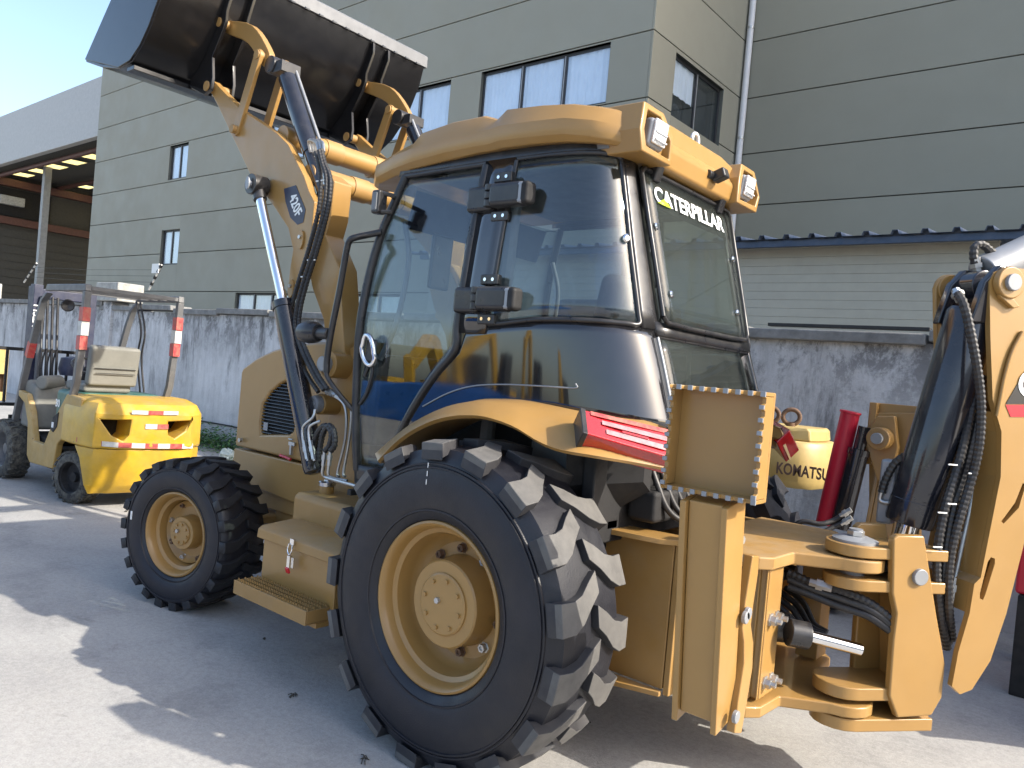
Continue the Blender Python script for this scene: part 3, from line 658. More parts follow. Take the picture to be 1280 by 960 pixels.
def loader_side(m_, sg):
    MB().prism([m_(p) for p in plate_w], (0, -.05*sg, 0)).build('loader_arm_plate', 'paint', bh, .006)
    MB().prism([m_(p) for p in low_w], (0, -.13*sg, 0)).build('loader_arm', 'paint', bh, .008)
    # tower on the chassis
    tw = [V(1.62, .52, .60), V(1.56, .52, 1.10), V(1.50, .52, 1.42), V(1.47, .52, 1.58), V(1.34, .52, 1.62), V(1.20, .52, 1.50), V(1.14, .52, .60)]
    MB().prism([m_(p) for p in tw], (0, -.035*sg, 0)).build('loader_tower', 'paint', bh, .006)
    pb = MB().cyl(m_(piv+V(0, -.14, 0)), m_(piv+V(0, .055, 0)), .075, n=28).build('pivot_boss', 'paint', bh, .006)
    MB().cyl(m_(piv+V(0, .05, 0)), m_(piv+V(0, .10, 0)), .042, n=20).build('pivot_pin', 'pin_grey', pb, .005)
    # lift cylinder
    ax = (cyl_a-cyl_b).normalized(); lc = MB()
    lc.turn(m_(cyl_b), m_(ax)-m_((0, 0, 0)), [(0, .03), (.01, .055), (.03, .06), ((cyl_a-cyl_b).length-.04, .06), ((cyl_a-cyl_b).length-.04, .066), ((cyl_a-cyl_b).length, .066), ((cyl_a-cyl_b).length, .03)], 32)
    lc = lc.build('lift_cylinder', 'black_cylinder', bh)
    MB().cyl(m_(cyl_a-ax*.05), m_(rod_top), .0285, n=24).build('rod', 'chrome', lc)
    ey = MB().cyl(m_(rod_top+V(0, -.05, .0)), m_(rod_top+V(0, .05, 0)), .062, n=28)
    ey.cyl(m_(rod_top-ax*.10), m_(rod_top), .04, n=20); ey = ey.build('rod_eye', 'black_satin', lc, .004)
    MB().cyl(m_(rod_top+V(0, -.10, 0)), m_(rod_top+V(0, .062, 0)), .022, n=20).build('eye_pin', 'pin_grey', ey, .003)
    rtp = rod_top+V(0, .063, 0)
    MB().prism([m_(rtp+V(.02*math.cos(a), 0, .038*math.sin(a))) for a in [i*math.pi/8 for i in range(16)]], (0, .008*sg, 0)).build('keeper_plate', 'pin_grey', ey, .001)
    tp = at(393, 505, Y=.66)
    MB().cyl(m_(tp+V(0, -.20, 0)), m_(tp+V(0, -.03, 0)), .058, n=28).build('trunnion_boss', 'paint', bh, .005)
    cp = MB().turn(m_(tp+V(0, -.04, 0)), (0, sg, 0), [(0, .048), (.04, .048), (.05, .044), (.05, .028), (.045, .026), (.045, .012), (.05, .010), (.05, 0)], 28, cap=False).build('trunnion_cap', 'pin_grey', bh)
    # bell-crank links of the bucket
    def bar(nm, a, b_, wd, th, yo, par=bh):
        a = a+V(0, yo-a.y, 0); b_ = b_+V(0, yo-b_.y, 0); d = (b_-a).normalized(); s2 = V(-d.z, 0, d.x)*wd/2; pts = []
        for k_ in range(9): q_ = math.pi/2+math.pi*k_/8; pts.append(a+d*(wd/2*math.cos(q_))*1.0+V(-d.z, 0, d.x)*(wd/2*math.sin(q_)))
        for k_ in range(9): q_ = -math.pi/2+math.pi*k_/8; pts.append(b_+d*(wd/2*math.cos(q_))+V(-d.z, 0, d.x)*(wd/2*math.sin(q_)))
        return MB().prism([m_(p) for p in pts], (0, th*sg, 0)).build(nm, 'paint', par, .005)
    mid = lk_t.lerp(lk_c, .55)+V(-.03, 0, .05)
    bm0 = [lk_t+V(.03, 0, .045), mid+V(-.01, 0, .055), lk_c+V(-.05, 0, .035), lk_c+V(-.055, 0, -.03), lk_c+V(.0, 0, -.055), mid+V(.02, 0, -.055), lk_t+V(-.01, 0, -.055), lk_t+V(.05, 0, -.02)]
    bm_ = smooth_path(bm0+bm0[:1], 4)[:-1]
    MB().prism([m_(V(p.x, .56, p.z)) for p in bm_], (0, .045*sg, 0)).build('bucket_link', 'paint', bh, .006)
    for yo in (.585, .46):
        bar('tilt_lever', lk_c, lk_b, .075, .028, yo+.035 if yo > .5 else yo-.03)
    for q, ya, yb, rr_ in ((lk_c, .42, .655, .03), (lk_t, .485, .675, .03), (lk_b, .43, .675, .028), (pin_b, .485, .675, .034)):
        MB().cyl(m_(V(q.x, ya, q.z)), m_(V(q.x, yb, q.z)), rr_, n=18).build('link_pin', 'paint_dusty', bh, .003)
    # tilt cylinder
    t0 = at(356, 88, Y=.53); t1 = at(402, 228, Y=.53); ta = (t1-t0).normalized()
    tc = MB().turn(m_(t0+ta*.06), m_(ta)-m_((0, 0, 0)), [(0, .03), (.01, .055), (.60, .055), (.60, .05), ((t1-t0).length+.02, .05)], 28).build('tilt_cylinder', 'black_cylinder', bh)
    cl = MB()
    for yo in (.505, .55, .595-.04): pass
    cl.box(m_(t0+V(-.02, 0, 0)), (.10, .14, .07)); cl.cyl(m_(V(t0.x+.05, .44, t0.z+.02)), m_(V(t0.x+.05, .61, t0.z+.02)), .055, n=22)
    cl.build('cylinder_clevis', 'black_satin', tc, .006)
    MB().cyl(m_(t0+V(-.06, -.04, .0)), m_(t0+ta*.55+V(-.065, -.04, 0)), .010, n=8).build('steel_line', 'pin_grey', tc)
both(loader_side)
for (x_, y_, r_) in ((352, 170, .066), (385, 219, .066)):
    c_ = at(x_, y_, Y=.58); MB().cyl((c_.x, -.578, c_.z), (c_.x, .578, c_.z), r_, n=32).build('cross_tube', 'paint', bh)
    for yy in (.28, -.12): MB().cyl((c_.x, yy, c_.z), (c_.x, yy-.13, c_.z), r_+.006, n=32).build('tube_sleeve', 'paint_dusty', bh, .003)
# pin keepers on the plate and the number decal
for (x_, y_) in ((377, 300), (365, 361)):
    p = at(x_, y_, Y=AO); MB().prism([p+V(.028*math.cos(a), .0, .055*math.sin(a)) for a in [i*math.pi/7 for i in range(14)]], (0, .012, 0)).build('keeper_plate', 'paint', bh, .002)
    MB().cyl(p+V(0, .01, .015), p+V(0, .022, .015), .012, n=6).build('keeper_bolt', 'zinc', bh)
dec = MB().prism([at(x_, y_, Y=AO+.0015) for x_, y_ in ((355, 236), (370, 231.5), (382, 262), (379, 278), (372, 281), (363, 272), (357, 252))], (0, .001, 0)).build('number_decal', 'decal_dark', bh)
a_ = at(364, 240, Y=AO); b_ = at(376, 274, Y=AO)
text('decal_lettering', '420F', .098, frame_mat((a_.lerp(b_, .5))+V(0, .004, 0), b_-a_, V(-(b_-a_).z, 0, (b_-a_).x)*-1 if False else (V(0, 1, 0).cross(b_-a_))), 'white_print', dec, .0008, .002, .78)
# ---------------- front bucket
bw = 1.05; BX, BZ = -.135, -.06
def bp3(x, y, z): return V(x+BX, y, z+BZ)
bkt = [(2.865, 4.01), (2.91, 3.88), (3.00, 3.70), (3.10, 3.56), (3.20, 3.46), (3.32, 3.385), (3.50, 3.37), (3.78, 3.43), (4.06, 3.52), (4.06, 3.545), (3.78, 3.455), (3.50, 3.395), (3.33, 3.41), (3.22, 3.485), (3.125, 3.58), (3.025, 3.715), (2.935, 3.89), (2.89, 4.01)]
bk = MB().prism([bp3(a, -bw, b_) for a, b_ in bkt], (0, 2*bw, 0)).build('bucket_shell', 'bucket_black', bh, .006, sharp=25)
for sg in (1, -1):
    sp = [(2.875, 4.05), (2.915, 3.88), (3.0, 3.705), (3.1, 3.565), (3.2, 3.465), (3.33, 3.39), (3.5, 3.375), (4.05, 3.53), (3.60, 3.95), (3.05, 4.10)]
    MB().prism([bp3(a, sg*(bw+.012), b_) for a, b_ in sp], (0, -.025*sg, 0)).build('side_plate', 'bucket_black', bk, .004)
MB().prism([bp3(a, -bw-.02, b_) for a, b_ in ((2.852, 4.012), (2.852, 4.10), (2.872, 4.115), (3.10, 4.16), (3.10, 4.14), (2.885, 4.095), (2.892, 4.012))], (0, 2*bw+.04, 0)).build('spill_plate', 'bucket_edge', bk, .004)
y_ = -.98
while y_ < 1.0: MB().cyl(bp3(2.848, y_, 4.012), bp3(2.846, y_+.035, 4.012), .008, n=6).build('weld_bead', 'bucket_edge', bk); y_ += .118
for sg in (1, -1):
    for yo in (.505, .655):
        hp = [bp3(2.87, 0, 4.0), bp3(2.915, 0, 3.87), bp3(3.0, 0, 3.70), bp3(3.1, 0, 3.56), bp3(3.2, 0, 3.46), bp3(3.30, 0, 3.395), V(3.17, 0, 3.285), V(pin_b.x+.03, 0, pin_b.z-.055), V(pin_b.x-.05, 0, pin_b.z-.03), V(pin_b.x-.06, 0, pin_b.z+.05), V(2.90, 0, 3.44), V(lk_t.x-.05, 0, lk_t.z-.06), V(lk_t.x-.075, 0, lk_t.z), V(lk_t.x-.075, 0, lk_t.z+.06), V(2.70, 0, 3.86), bp3(2.84, 0, 4.0)]
        MB().prism([V(p.x, sg*yo-.012, p.z) for p in hp], (0, .024, 0)).build('hinge_plate', 'bucket_black', bk, .005)
MB().box(bp3(3.36, 0, 3.352), (.10, 2*bw-.02, .03)).build('wear_strip', 'bucket_black', bk, .004)

# ---------------- hoses along the loader arm
run = [(399, 188), (403, 205), (408, 225), (405, 262), (392, 312), (380, 350), (371, 385), (369, 412), (378, 440), (393, 470), (405, 488)]
for i, (dx, dy) in enumerate(((0, 0), (-7, 2), (5, -1))):
    hose('loader_hose', [at(x_+dx*(.6 if k_ < 2 else 1), y_+dy, Y=AO+.055+.012*(i == 0)) for k_, (x_, y_) in enumerate(run)], .0125, bh, ridged=True)
for i, off in enumerate((0, 5)):
    hose('loader_pipe', [at(405+off, 488, Y=.66), at(416+off*.6, 494, Y=.66), at(431+off*1.4, 508, Y=.655), at(432+off, 545, Y=.65), at(422+off*1.5, 590, Y=.65), at(424+off*1.5, 596, Y=.66)], .0075, bh, 'zinc', n=8)
    fitting('hose_fitting', at(406+off, 487, Y=.66), at(416+off*.6, 494, Y=.66), .011, bh)
for (x_, y_) in ((400, 226), (389, 325), (381, 346), (371, 425)):
    p = at(x_, y_, Y=AO+.06); MB().cyl(p+V(.035, 0, 0), p-V(.035, 0, .0), .0045, n=6).build('cable_tie', 'sticker_white', bh)
hp_ = at(404, 185, Y=AO+.06)
for i in range(3):
    MB().tube(smooth_path([at(399+i*3, 190, Y=.66), at(395+i*4, 178, Y=.64), at(386+i*4, 176, Y=.6), at(388+i*3, 190, Y=.57)], 5), .009, 7).build('steel_elbow', 'zinc', bh, sharp=60)
p = at(407, 224, Y=.64); MB().box(p, (.05, .03, .07)).build('hose_clamp', 'zinc', bh, .004)
# lower end of the lift cylinder
for i, dx in enumerate((0, 8)):
    hose('feed_pipe', [at(394+dx*.3, 512+dx*2, Y=.78), at(391+dx, 522+dx*.6, Y=.79), at(379+dx, 534, Y=.79), at(379+dx, 552, Y=.79), at(382+dx, 566, Y=.79), at(385+dx, 576, Y=.79)], .0075, bh, 'zinc')
    fitting('pipe_fitting', at(380+dx, 551, Y=.79), at(384+dx, 574, Y=.79), .011, bh)
for i, dx in enumerate((0, 9)):
    hose('loop_hose', [at(388+dx*1.1, 585-dx, Y=.76), at(391+dx, 560, Y=.76), at(397+dx*.8, 541, Y=.77), at(406+dx*.6, 532, Y=.77), at(414+dx*.4, 540, Y=.77), at(412+dx*.7, 556, Y=.77), at(406+dx*.8, 564, Y=.77)], .015, bh, ridged=True)
    fitting('hose_fitting', at(406+dx*.8, 563, Y=.77), at(404+dx*.8, 582, Y=.77), .010, bh)
    hose('feed_pipe', [at(404+dx*.8, 581, Y=.77), at(403+dx*.8, 592, Y=.765), at(408+dx*.8, 597, Y=.75), at(425+dx, 601, Y=.73)], .0075, bh, 'zinc')
for i in range(4):
    a = at(408+i*4, 597+i*1.4, Y=.77-.025*i); b_ = V(.45, .80-.025*i, a.z-.005); MB().cyl(a, b_, .0085, n=8).build('brake_pipe', 'zinc', bh)
for xx in (.75, .95): MB().bb(xx, xx+.03, .66, .80, .868, .898).build('pipe_clamp', 'black_matt', bh, .003)

# ---------------- tank, tool box and step
tk = MB().prism([V(1.47, .76, .62), V(1.47, .76, .775), V(1.47, .735, .80), V(1.47, .40, .80), V(1.47, .40, .45), V(1.47, .76, .45)], (-.92, 0, 0)).build('tank', 'paint_dusty', bh, .014, seg=3)
p = at(408, 616, Y=.62); MB().cyl((p.x, .62, .795), (p.x, .62, .84), .04, n=24).build('filler_neck', 'paint', tk, .003)
MB().turn((p.x, .62, .84), (0, 0, 1), [(0, .046), (.02, .046), (.026, .04), (.026, .018), (.034, .016), (.034, 0)], 16, cap=False).build('filler_cap', 'steel', tk)
bx = MB().bb(.78, 1.375, .76, .985, .375, .625).build('tool_box', 'paint', bh, .006)
lid = MB().prism([V(1.40, .755, .63), V(1.40, .755, .665), V(1.40, .80, .672), V(1.40, .985, .655), V(1.40, 1.008, .64), V(1.40, 1.012, .595), V(1.40, 1.002, .595), V(1.40, .998, .63)], (-.645, 0, 0)).build('lid', 'paint_dusty', bx, .008, seg=3)
p = at(367, 680, Y=1.012)
lt = MB().box(p+V(0, .006, .01), (.03, .012, .03)).tube(smooth_path([p+V(.014, .016, .0), p+V(.016, .02, -.03), p+V(0, .02, -.05), p+V(-.016, .02, -.03), p+V(-.014, .016, 0)], 4), .004, 6).box(p+V(0, .016, -.085), (.022, .016, .06)).box(p+V(0, .004, -.09), (.04, .008, .05)).build('toggle_latch', 'chrome', bx, .001)
MB().box(p+V(.0, .022, -.125), (.026, .012, .03), Matrix.Rotation(R(-20), 3, 'X')).build('latch_tip', 'red_plastic', bx, .004)
st = MB()
st.bb(.80, 1.40, 1.112, 1.12, .325, .392).bb(.80, 1.40, .99, 1.111, .325, .331).bb(.80, .806, .99, 1.111, .332, .39).bb(1.394, 1.40, .99, 1.111, .332, .39)
st = st.build('step', 'paint_dusty', bh, .002)
for yy in (1.104, 1.068, 1.032, .998):
    tb = MB(); x_ = .806
    tb.bb(.807, 1.393, yy-.003, yy+.003, .345, .388)
    while x_ < 1.385:
        tb.add([(x_, yy-.003, .386), (x_+.02, yy-.003, .386), (x_+.010, yy-.003, .402), (x_, yy+.003, .386), (x_+.02, yy+.003, .386), (x_+.010, yy+.003, .402)], [(0, 1, 2), (5, 4, 3), (0, 2, 5, 3), (1, 4, 5, 2), (0, 3, 4, 1)]); x_ += .021
    tb.build('serrated_bar', 'paint_dusty', st)
MB().bb(.80, .99, .985, 1.06, .30, .324).build('step_bracket', 'paint', st, .003)
MB().bb(1.25, 1.33, .985, 1.06, .30, .324).build('step_bracket', 'paint', st, .003)

# ---------------- rear chassis
B('rear_side_plate', -.245, -.66, .47, .50, .36, .93, 'paint_dusty', bh, .004); B('rear_side_plate', -.20, -.80, -.50, -.47, .36, .93, 'paint_dusty', bh, .004)
B('rear_corner_plate', -.664, -.69, .34, .50, .34, .93, 'paint_dusty', bh, .004)
MB().prism([V(-.22, .50, .355), V(-.66, .50, .355), V(-.66, .52, .355), V(-.45, .58, .355), V(-.22, .56, .355)], (0, 0, -.02)).build('lower_flange', 'paint_dusty', bh, .003)
tf = [at(x_, y_, Z=.945) for x_, y_ in ((792, 659), (850, 671), (848, 676), (800, 668), (788, 668))]
MB().prism([V(-.30, .46, .932), V(-.30, .60, .932), V(-.62, .56, .932), V(-.70, .50, .932), V(-.70, .40, .932)], (0, 0, .022)).build('top_flange', 'paint', bh, .003)
bkx = MB().bb(-.42, -.16, .545, .62, .955, .99).build('step_bracket', 'paint', bh, .003)
cut(bkx, MB().bb(-.38, -.24, .562, .604, .93, 1.1))
B('rear_bulkhead', -.42, -.36, -.78, .74, .90, 1.40, 'black_matt', bh, .01)
B('hydraulic_valve', -.56, -.43, .08, .50, .99, 1.12, 'black_matt', bh, .02)
B('wheel_well', -.355, .60, .50, .56, .85, 1.45, 'black_matt', bh, .01); B('wheel_well', -.355, .60, -.56, -.50, .85, 1.45, 'black_matt', bh, .01)
for i in range(5):
    y0 = .15+.07*i; hose('control_hose', [V(-.45, y0, 1.30), V(-.53, y0+.02, 1.15), V(-.60, y0-.03, 1.02), V(-.72, y0*.4, .96)], .013, bh)
for sg in (1,): MB().loft([[V(-.30, .57*sg, .95), V(-.30, .76*sg, 1.12), V(-.30, .78*sg, 1.30), V(-.30, .57*sg, 1.34)], [V(-.53, .50*sg, 1.12), V(-.53, .56*sg, 1.16), V(-.53, .56*sg, 1.26), V(-.53, .50*sg, 1.30)]]).build('fender_shade_block', 'black_matt', bh)  # black block added for the deep shade under the fender

# ================================================================== CAB
wt = [(.9, .735), (1.3, .765), (1.75, .755), (2.15, .71), (2.47, .655), (2.6, .63)]
xr = [(.9, -.60), (1.35, -.60), (1.60, -.52), (1.80, -.45), (2.47, -.275), (2.6, -.25)]
QS, QC, QR = .15, -.50, -1.44
def cab(q, z, off=0.0):
    def base(q):
        if q < -.97:
            p = base(-1.94-q); return V(p.x, -p.y, 0)
        w_ = interp(wt, z); x_ = interp(xr, z)
        if q >= QS: return V(q, w_, 0)
        if q >= QC:
            t = (QS-q)/(QS-QC); a, b_, c, d = V(QS, w_, 0), V(-.20, w_, 0), V(x_+.03, .69*w_/.75, 0), V(x_, .47, 0)
            return a*(1-t)**3+b_*3*t*(1-t)**2+c*3*t*t*(1-t)+d*t**3
        return V(x_, .47-(QC-q), 0)
    p = base(q); p.z = z
    if off:
        a, b_ = base(q+.01), base(q-.01); t = (b_-a).normalized(); n = V(-t.y, t.x, 0)*-1
        if n.dot(p-V(.3, 0, p.z)) < 0: n = -n
        p = p+n*off
    return p
fe = [(.95, .985), (1.4, 1.03), (1.75, 1.045), (2.0, 1.035), (2.2, 1.0), (2.47, .915)]
# curve where the door ends above the fender
dc = [at(x_, y_, Y=.76) for x_, y_ in ((480, 596), (500, 548), (525, 503), (553, 460), (580, 430), (602, 412))]
dcz = [(p.z, p.x) for p in dc]
def door_rear(z): return .35 if z > dc[-1].z+.05 else max(.35, interp(dcz, z))
fu = [(473, 570), (497, 551), (522, 533), (546, 519), (571, 507), (591, 501), (611, 498), (653, 500), (702, 511), (735, 517), (801, 527), (836, 536)]
fl = [(472, 576), (492, 555), (513, 539), (540, 526), (565, 520), (586, 519), (607, 521), (640, 532), (670, 550), (696, 561), (735, 568), (784, 576), (832, 585)]
fuw = [at(x_, y_, Y=interp([(473, .90), (497, .80), (700, .78), (836, .58)], x_)) for x_, y_ in fu]; flw = [at(x_, y_, Y=interp([(472, .98), (492, 1.03), (620, 1.03), (735, .93), (832, .66)], x_)) for x_, y_ in fl]
fz = sorted((p.x, p.z) for p in fuw)
def panel(nm, q0, q1, z0, z1, m, par, nq=24, nz=10, off=0, thick=.012):
    """patch of the cab skin; q and z limits may be functions"""
    f = lambda g, a: g(a) if callable(g) else g
    def fn(u, v):
        if callable(z0) or callable(z1):
            q = q0+(q1-q0)*u; z = f(z0, q)+(f(z1, q)-f(z0, q))*v
        else:
            z = z0+(z1-z0)*v; q = f(q0, z)+(f(q1, z)-f(q0, z))*u
        return cab(q, z, off)
    return MB().grid(fn, nq, nz).build(nm, m, par, solid=thick, sharp=50, closed=False)
def trim(nm, qz, r, m, par, off=.006, k=5): return MB().tube(smooth_path([cab(q, z, off) for q, z in qz], k), r, 8).build(nm, m, par, sharp=60)
for sg in (1, -1):
    Q = (lambda q: q) if sg > 0 else (lambda q: -1.94-q)
    # door
    dr = panel('door_glass', lambda z: Q(interp(fe, z)-.03), lambda z: Q(door_rear(z)+.03), 1.02, 2.465, 'cab_glass', bh, 20, 24, 0, .006)
    pth = [(interp(fe, z)-.012, z) for z in (.99, 1.2, 1.5, 1.75, 2.0, 2.2, 2.36, 2.47)]
    trim('door_seal', [(Q(q), z) for q, z in pth], .022, 'black_satin', dr)
    trim('door_seal', [(Q(q), z) for q, z in [(interp(fe, 2.47)-.012, 2.47), (.6, 2.477), (.36, 2.48)]], .014, 'black_satin', dr)
    trim('door_seal', [(Q(door_rear(z)+.012), z) for z in (2.47, 2.2, 1.95, 1.80, 1.72, 1.62, 1.5, 1.35, 1.2, 1.08, 1.0)], .020, 'black_satin', dr)
    panel('door_sill', lambda z: Q(interp(fe, z)), lambda z: Q(max(.72, door_rear(z))), .925, 1.02, 'black_satin', dr, 8, 3, .002, .03)
    panel('b_pillar', Q(.35), Q(.19), 1.70, 2.49, 'black_gloss', bh, 3, 10, .004, .02)
    qz = lambda q: interp([(-.42, 1.782), (-.2, 1.782), (0, 1.775), (.185, 1.742)], q)
    qg = panel('quarter_glass', Q(.185), Q(-.415), lambda q: qz(q if sg > 0 else -1.94-q), lambda q: 2.48, 'cab_glass', bh, 30, 10, .002, .006)
    trim('glass_seal', [(Q(q), z) for q, z in [(.185, 2.475), (.185, 2.2), (.185, 1.9), (.185, 1.78), (.165, 1.745), (0, 1.772), (-.2, 1.78), (-.35, 1.78), (-.415, 1.785), (-.42, 1.84), (-.415, 2.1), (-.41, 2.42), (-.39, 2.478), (-.2, 2.483), (0, 2.483), (.18, 2.483)]], .011, 'black_satin', qg)
    # glossy lower skin between door curve, glass and fender
    def ztop(q):
        q = q if sg > 0 else -1.94-q
        if q <= .32: return interp([(-.42, 1.772), (-.2, 1.772), (0, 1.765), (.185, 1.732), (.32, dc[-1].z)], q)
        return interp(sorted((p.x, p.z) for p in dc), q)
    def zbot(q):
        q = q if sg > 0 else -1.94-q
        return min(interp(fz, q if q > -.2 else -.2-(-.2-q)*1.0)+.0, ztop(q if sg > 0 else -1.94-q)-.004)-.03
    panel('lower_panel', Q(.84), Q(-.50), zbot, ztop, 'black_gloss', bh, 50, 10, .0, .012)
    panel('corner_post', Q(-.425), Q(-.53), 1.77, 2.48, 'black_satin', bh, 6, 10, .003, .02)
    panel('header', Q(.96), Q(-.97), 2.475, 2.56, 'black_satin', bh, 50, 3, -.004, .012)
    # curved styling groove in the lower panel
    tr_ = [at(x_, y_, Y=.765) for x_, y_ in ((530, 508), (560, 492), (590, 483), (620, 480), (650, 480), (676, 481))]
    if sg > 0:
        trim('styling_line', [(p.x, p.z) for p in tr_]+[(at(682, 476, Y=.74).x, at(682, 476, Y=.74).z)], .0035, 'pin_grey', bh, .009)
# rear: frame, opening window, lower pane
def rear(q, z, off=0): return cab(q, z, off)
panel('rear_sill', -.50, -1.44, 1.745, 1.80, 'black_satin', bh, 6, 2, .004, .03)
panel('rear_lower_frame', -.50, -1.44, 1.30, 1.40, 'black_gloss', bh, 6, 3, .0, .02)
rlg = panel('rear_lower_glass', -.505, -1.435, 1.40, 1.745, 'rear_glass', bh, 8, 6, .0, .006)
trim('glass_seal', [(-.515, 1.40), (-.515, 1.6), (-.515, 1.74)], .008, 'pin_grey', rlg, .004, 3); trim('glass_seal', [(-.515, 1.742), (-.9, 1.742), (-1.42, 1.742)], .006, 'black_satin', rlg, .004, 3)
def rw(u, z, off):  # rear window widens towards its foot
    h = .445-.015*(2.46-z)/(2.46-1.80); y = h*(1-2*u); x_ = interp(xr, z)-off; return V(x_, y, z)
rgl = MB().grid(lambda u, v: rw(u, 1.81+.64*v, .035), 8, 8).build('rear_window', 'rear_glass', bh, solid=.006, closed=False)
ring = [(0, 1.83), (.0, 1.95), (0, 2.2), (0, 2.43), (.03, 2.455), (.25, 2.457), (.5, 2.457), (.75, 2.457), (.97, 2.455), (1, 2.43), (1, 2.2), (1, 1.95), (1, 1.83), (.97, 1.805), (.75, 1.80), (.5, 1.80), (.25, 1.80), (.03, 1.805), (0, 1.83)]
MB().tube([rw(u, z, .037) for u, z in ring], .011, 8).build('window_seal', 'black_satin', rgl, sharp=60)
panel('rear_window_post', -.50, -.56, 1.80, 2.48, 'black_satin', bh, 3, 8, .0, .01); panel('rear_window_post', -1.44, -1.38, 1.80, 2.48, 'black_satin', bh, 3, 8, 0, .01)
MB().add([rw(0, 2.30, .029), rw(1, 2.30, .029), rw(1, 2.45, .029), rw(0, 2.45, .029)], [(0, 1, 2, 3)]).build('sun_strip', 'black_satin', rgl, solid=.002, closed=False)
c_ = (rw(.475, 2.36, .0445)); up_d = (rw(.5, 2.43, .04)-rw(.5, 2.2, .04)).normalized()
text('window_lettering', 'CATERPILLAR', .15, frame_mat(c_, (0, -1, 0), up_d), 'white_print', rgl, .0008, .0035, 1, 0, (.69, .074))
a_ = rw(.215, 2.318, .0435); MB().add([rw(.100, 2.322, .046), rw(.245, 2.322, .046), rw(.175, 2.352, .046)], [(0, 1, 2)]).build('window_emblem', 'green_print', rgl, closed=False, solid=.001)
for u, z in ((.05, 2.21), (.93, 2.20), (.10, 1.93), (.88, 1.93)):
    p = rw(u, z, .04); MB().turn(p, (-1, 0, .25), [(0, .016), (.008, .016), (.014, .01), (.014, 0)], 14, cap=False).build('glass_stud', 'chrome', rgl)
for yy in (.33, -.30):
    MB().box((interp(xr, 2.46)-.045, yy, 2.462), (.05, .055, .085), Matrix.Rotation(R(-15), 3, 'Y')).build('window_hinge', 'black_satin', rgl, .008)
MB().cyl((interp(xr, 2.47)-.02, .40, 2.462), (interp(xr, 2.47)-.02, -.40, 2.462), .012, n=8).build('window_gasket', 'black_matt', rgl)
p = cab(-.385, 2.13, .01); MB().turn(p, cab(-.385, 2.13, .05)-p, [(0, .018), (.01, .018), (.016, .011), (.016, 0)], 14, cap=False).build('glass_stud', 'chrome', bh)
# windscreen, floor and furnishings
wsn = MB().grid(lambda u, v: V(interp(fe, 1.0+1.45*v)+.06*math.sin(math.pi*u), interp(wt, 1.0+1.45*v)*(1-2*u)*.985, 1.0+1.45*v), 10, 8).build('windscreen', 'cab_glass', bh, solid=.006, closed=False)
MB().prism([V(1.0, .72, .93), V(1.0, -.72, .93), V(-.36, -.72, .93), V(-.36, .72, .93)], (0, 0, .05)).build('cab_floor', 'cab_lining', bh)
MB().prism([V(.9, .60, 2.50), V(.9, -.60, 2.50), V(-.25, -.60, 2.50), V(-.25, .60, 2.50)], (0, 0, .03)).build('headliner', 'cab_lining', bh)
sb = MB().bb(-.02, .42, -.25, .25, 1.22, 1.38).build('seat', 'seat_fabric', bh, .05, seg=4)
MB().box((-.02, 0, 1.72), (.13, .46, .66), Matrix.Rotation(R(-10), 3, 'Y')).build('backrest', 'seat_fabric', sb, .05, seg=4)
MB().box((-.10, 0, 2.10), (.10, .26, .17)).build('headrest', 'seat_fabric', sb, .04, seg=4)
for sg in (1, -1): MB().box((.15, .30*sg, 1.52), (.32, .07, .06)).build('armrest', 'seat_fabric', sb, .02)
MB().bb(.05, .35, -.18, .18, .98, 1.215).build('seat_base', 'black_matt', sb, .02)
sc = MB().box((.80, 0, 1.30), (.22, .22, .66), Matrix.Rotation(R(12), 3, 'Y')).build('steering_column', 'interior_grey', bh, .03)
pts = [V(.66, 0, 1.72)+Matrix.Rotation(R(-35), 3, 'Y') @ V(.19*math.cos(a), .19*math.sin(a), 0) for a in [i*math.pi/12 for i in range(25)]]
MB().tube(pts, .016, 8).build('steering_wheel', 'black_satin', sc, sharp=60)
MB().bb(-.30, .0, .40, .64, 1.0, 1.52).build('side_console', 'interior_grey', bh, .04); MB().bb(-.30, .0, -.64, -.40, 1.0, 1.52).build('side_console', 'interior_grey', bh, .04)
for yy in (.16, -.16): MB().tube([V(-.30, yy, 1.3), V(-.32, yy, 1.55), V(-.30, yy*1.1, 1.72)], .012, 8).build('control_lever', 'black_satin', bh)
for yy in (.62, -.62): MB().cyl((.26, yy, 1.0), (.24, yy*.94, 2.45), .035, n=10).build('roll_post', 'cab_lining', bh)
MB().prism([V(.94, .40, 1.95), V(.94, .25, 1.95), V(.93, .25, 2.24), V(.93, .40, 2.24)], (.03, 0, 0)).build('inner_mirror', 'black_satin', bh, .02)
MB().prism([V(.93, .55, 2.43), V(.93, -.55, 2.43), V(.99, -.55, 2.24), V(.99, .55, 2.24)], (.006, 0, .002)).build('sun_blind', 'mast_blue', bh)
for yy in (.66, -.66): MB().tube(smooth_path([V(.98, yy, 1.55), V(.90, yy*.97, 1.75), V(.86, yy*.96, 2.05), V(.92, yy*.95, 2.25)], 5), .014, 8).build('grab_rail', 'interior_grey', bh, sharp=60)
MB().box((.86, 0, 1.62), (.10, .34, .16), Matrix.Rotation(R(-30), 3, 'Y')).build('gauge_panel', 'black_satin', bh, .03)
MB().tube(smooth_path([V(.84, .06, 1.55), V(.74, .22, 1.72), V(.70, .30, 1.80)], 5), .008, 6).build('gear_lever', 'black_satin', bh)
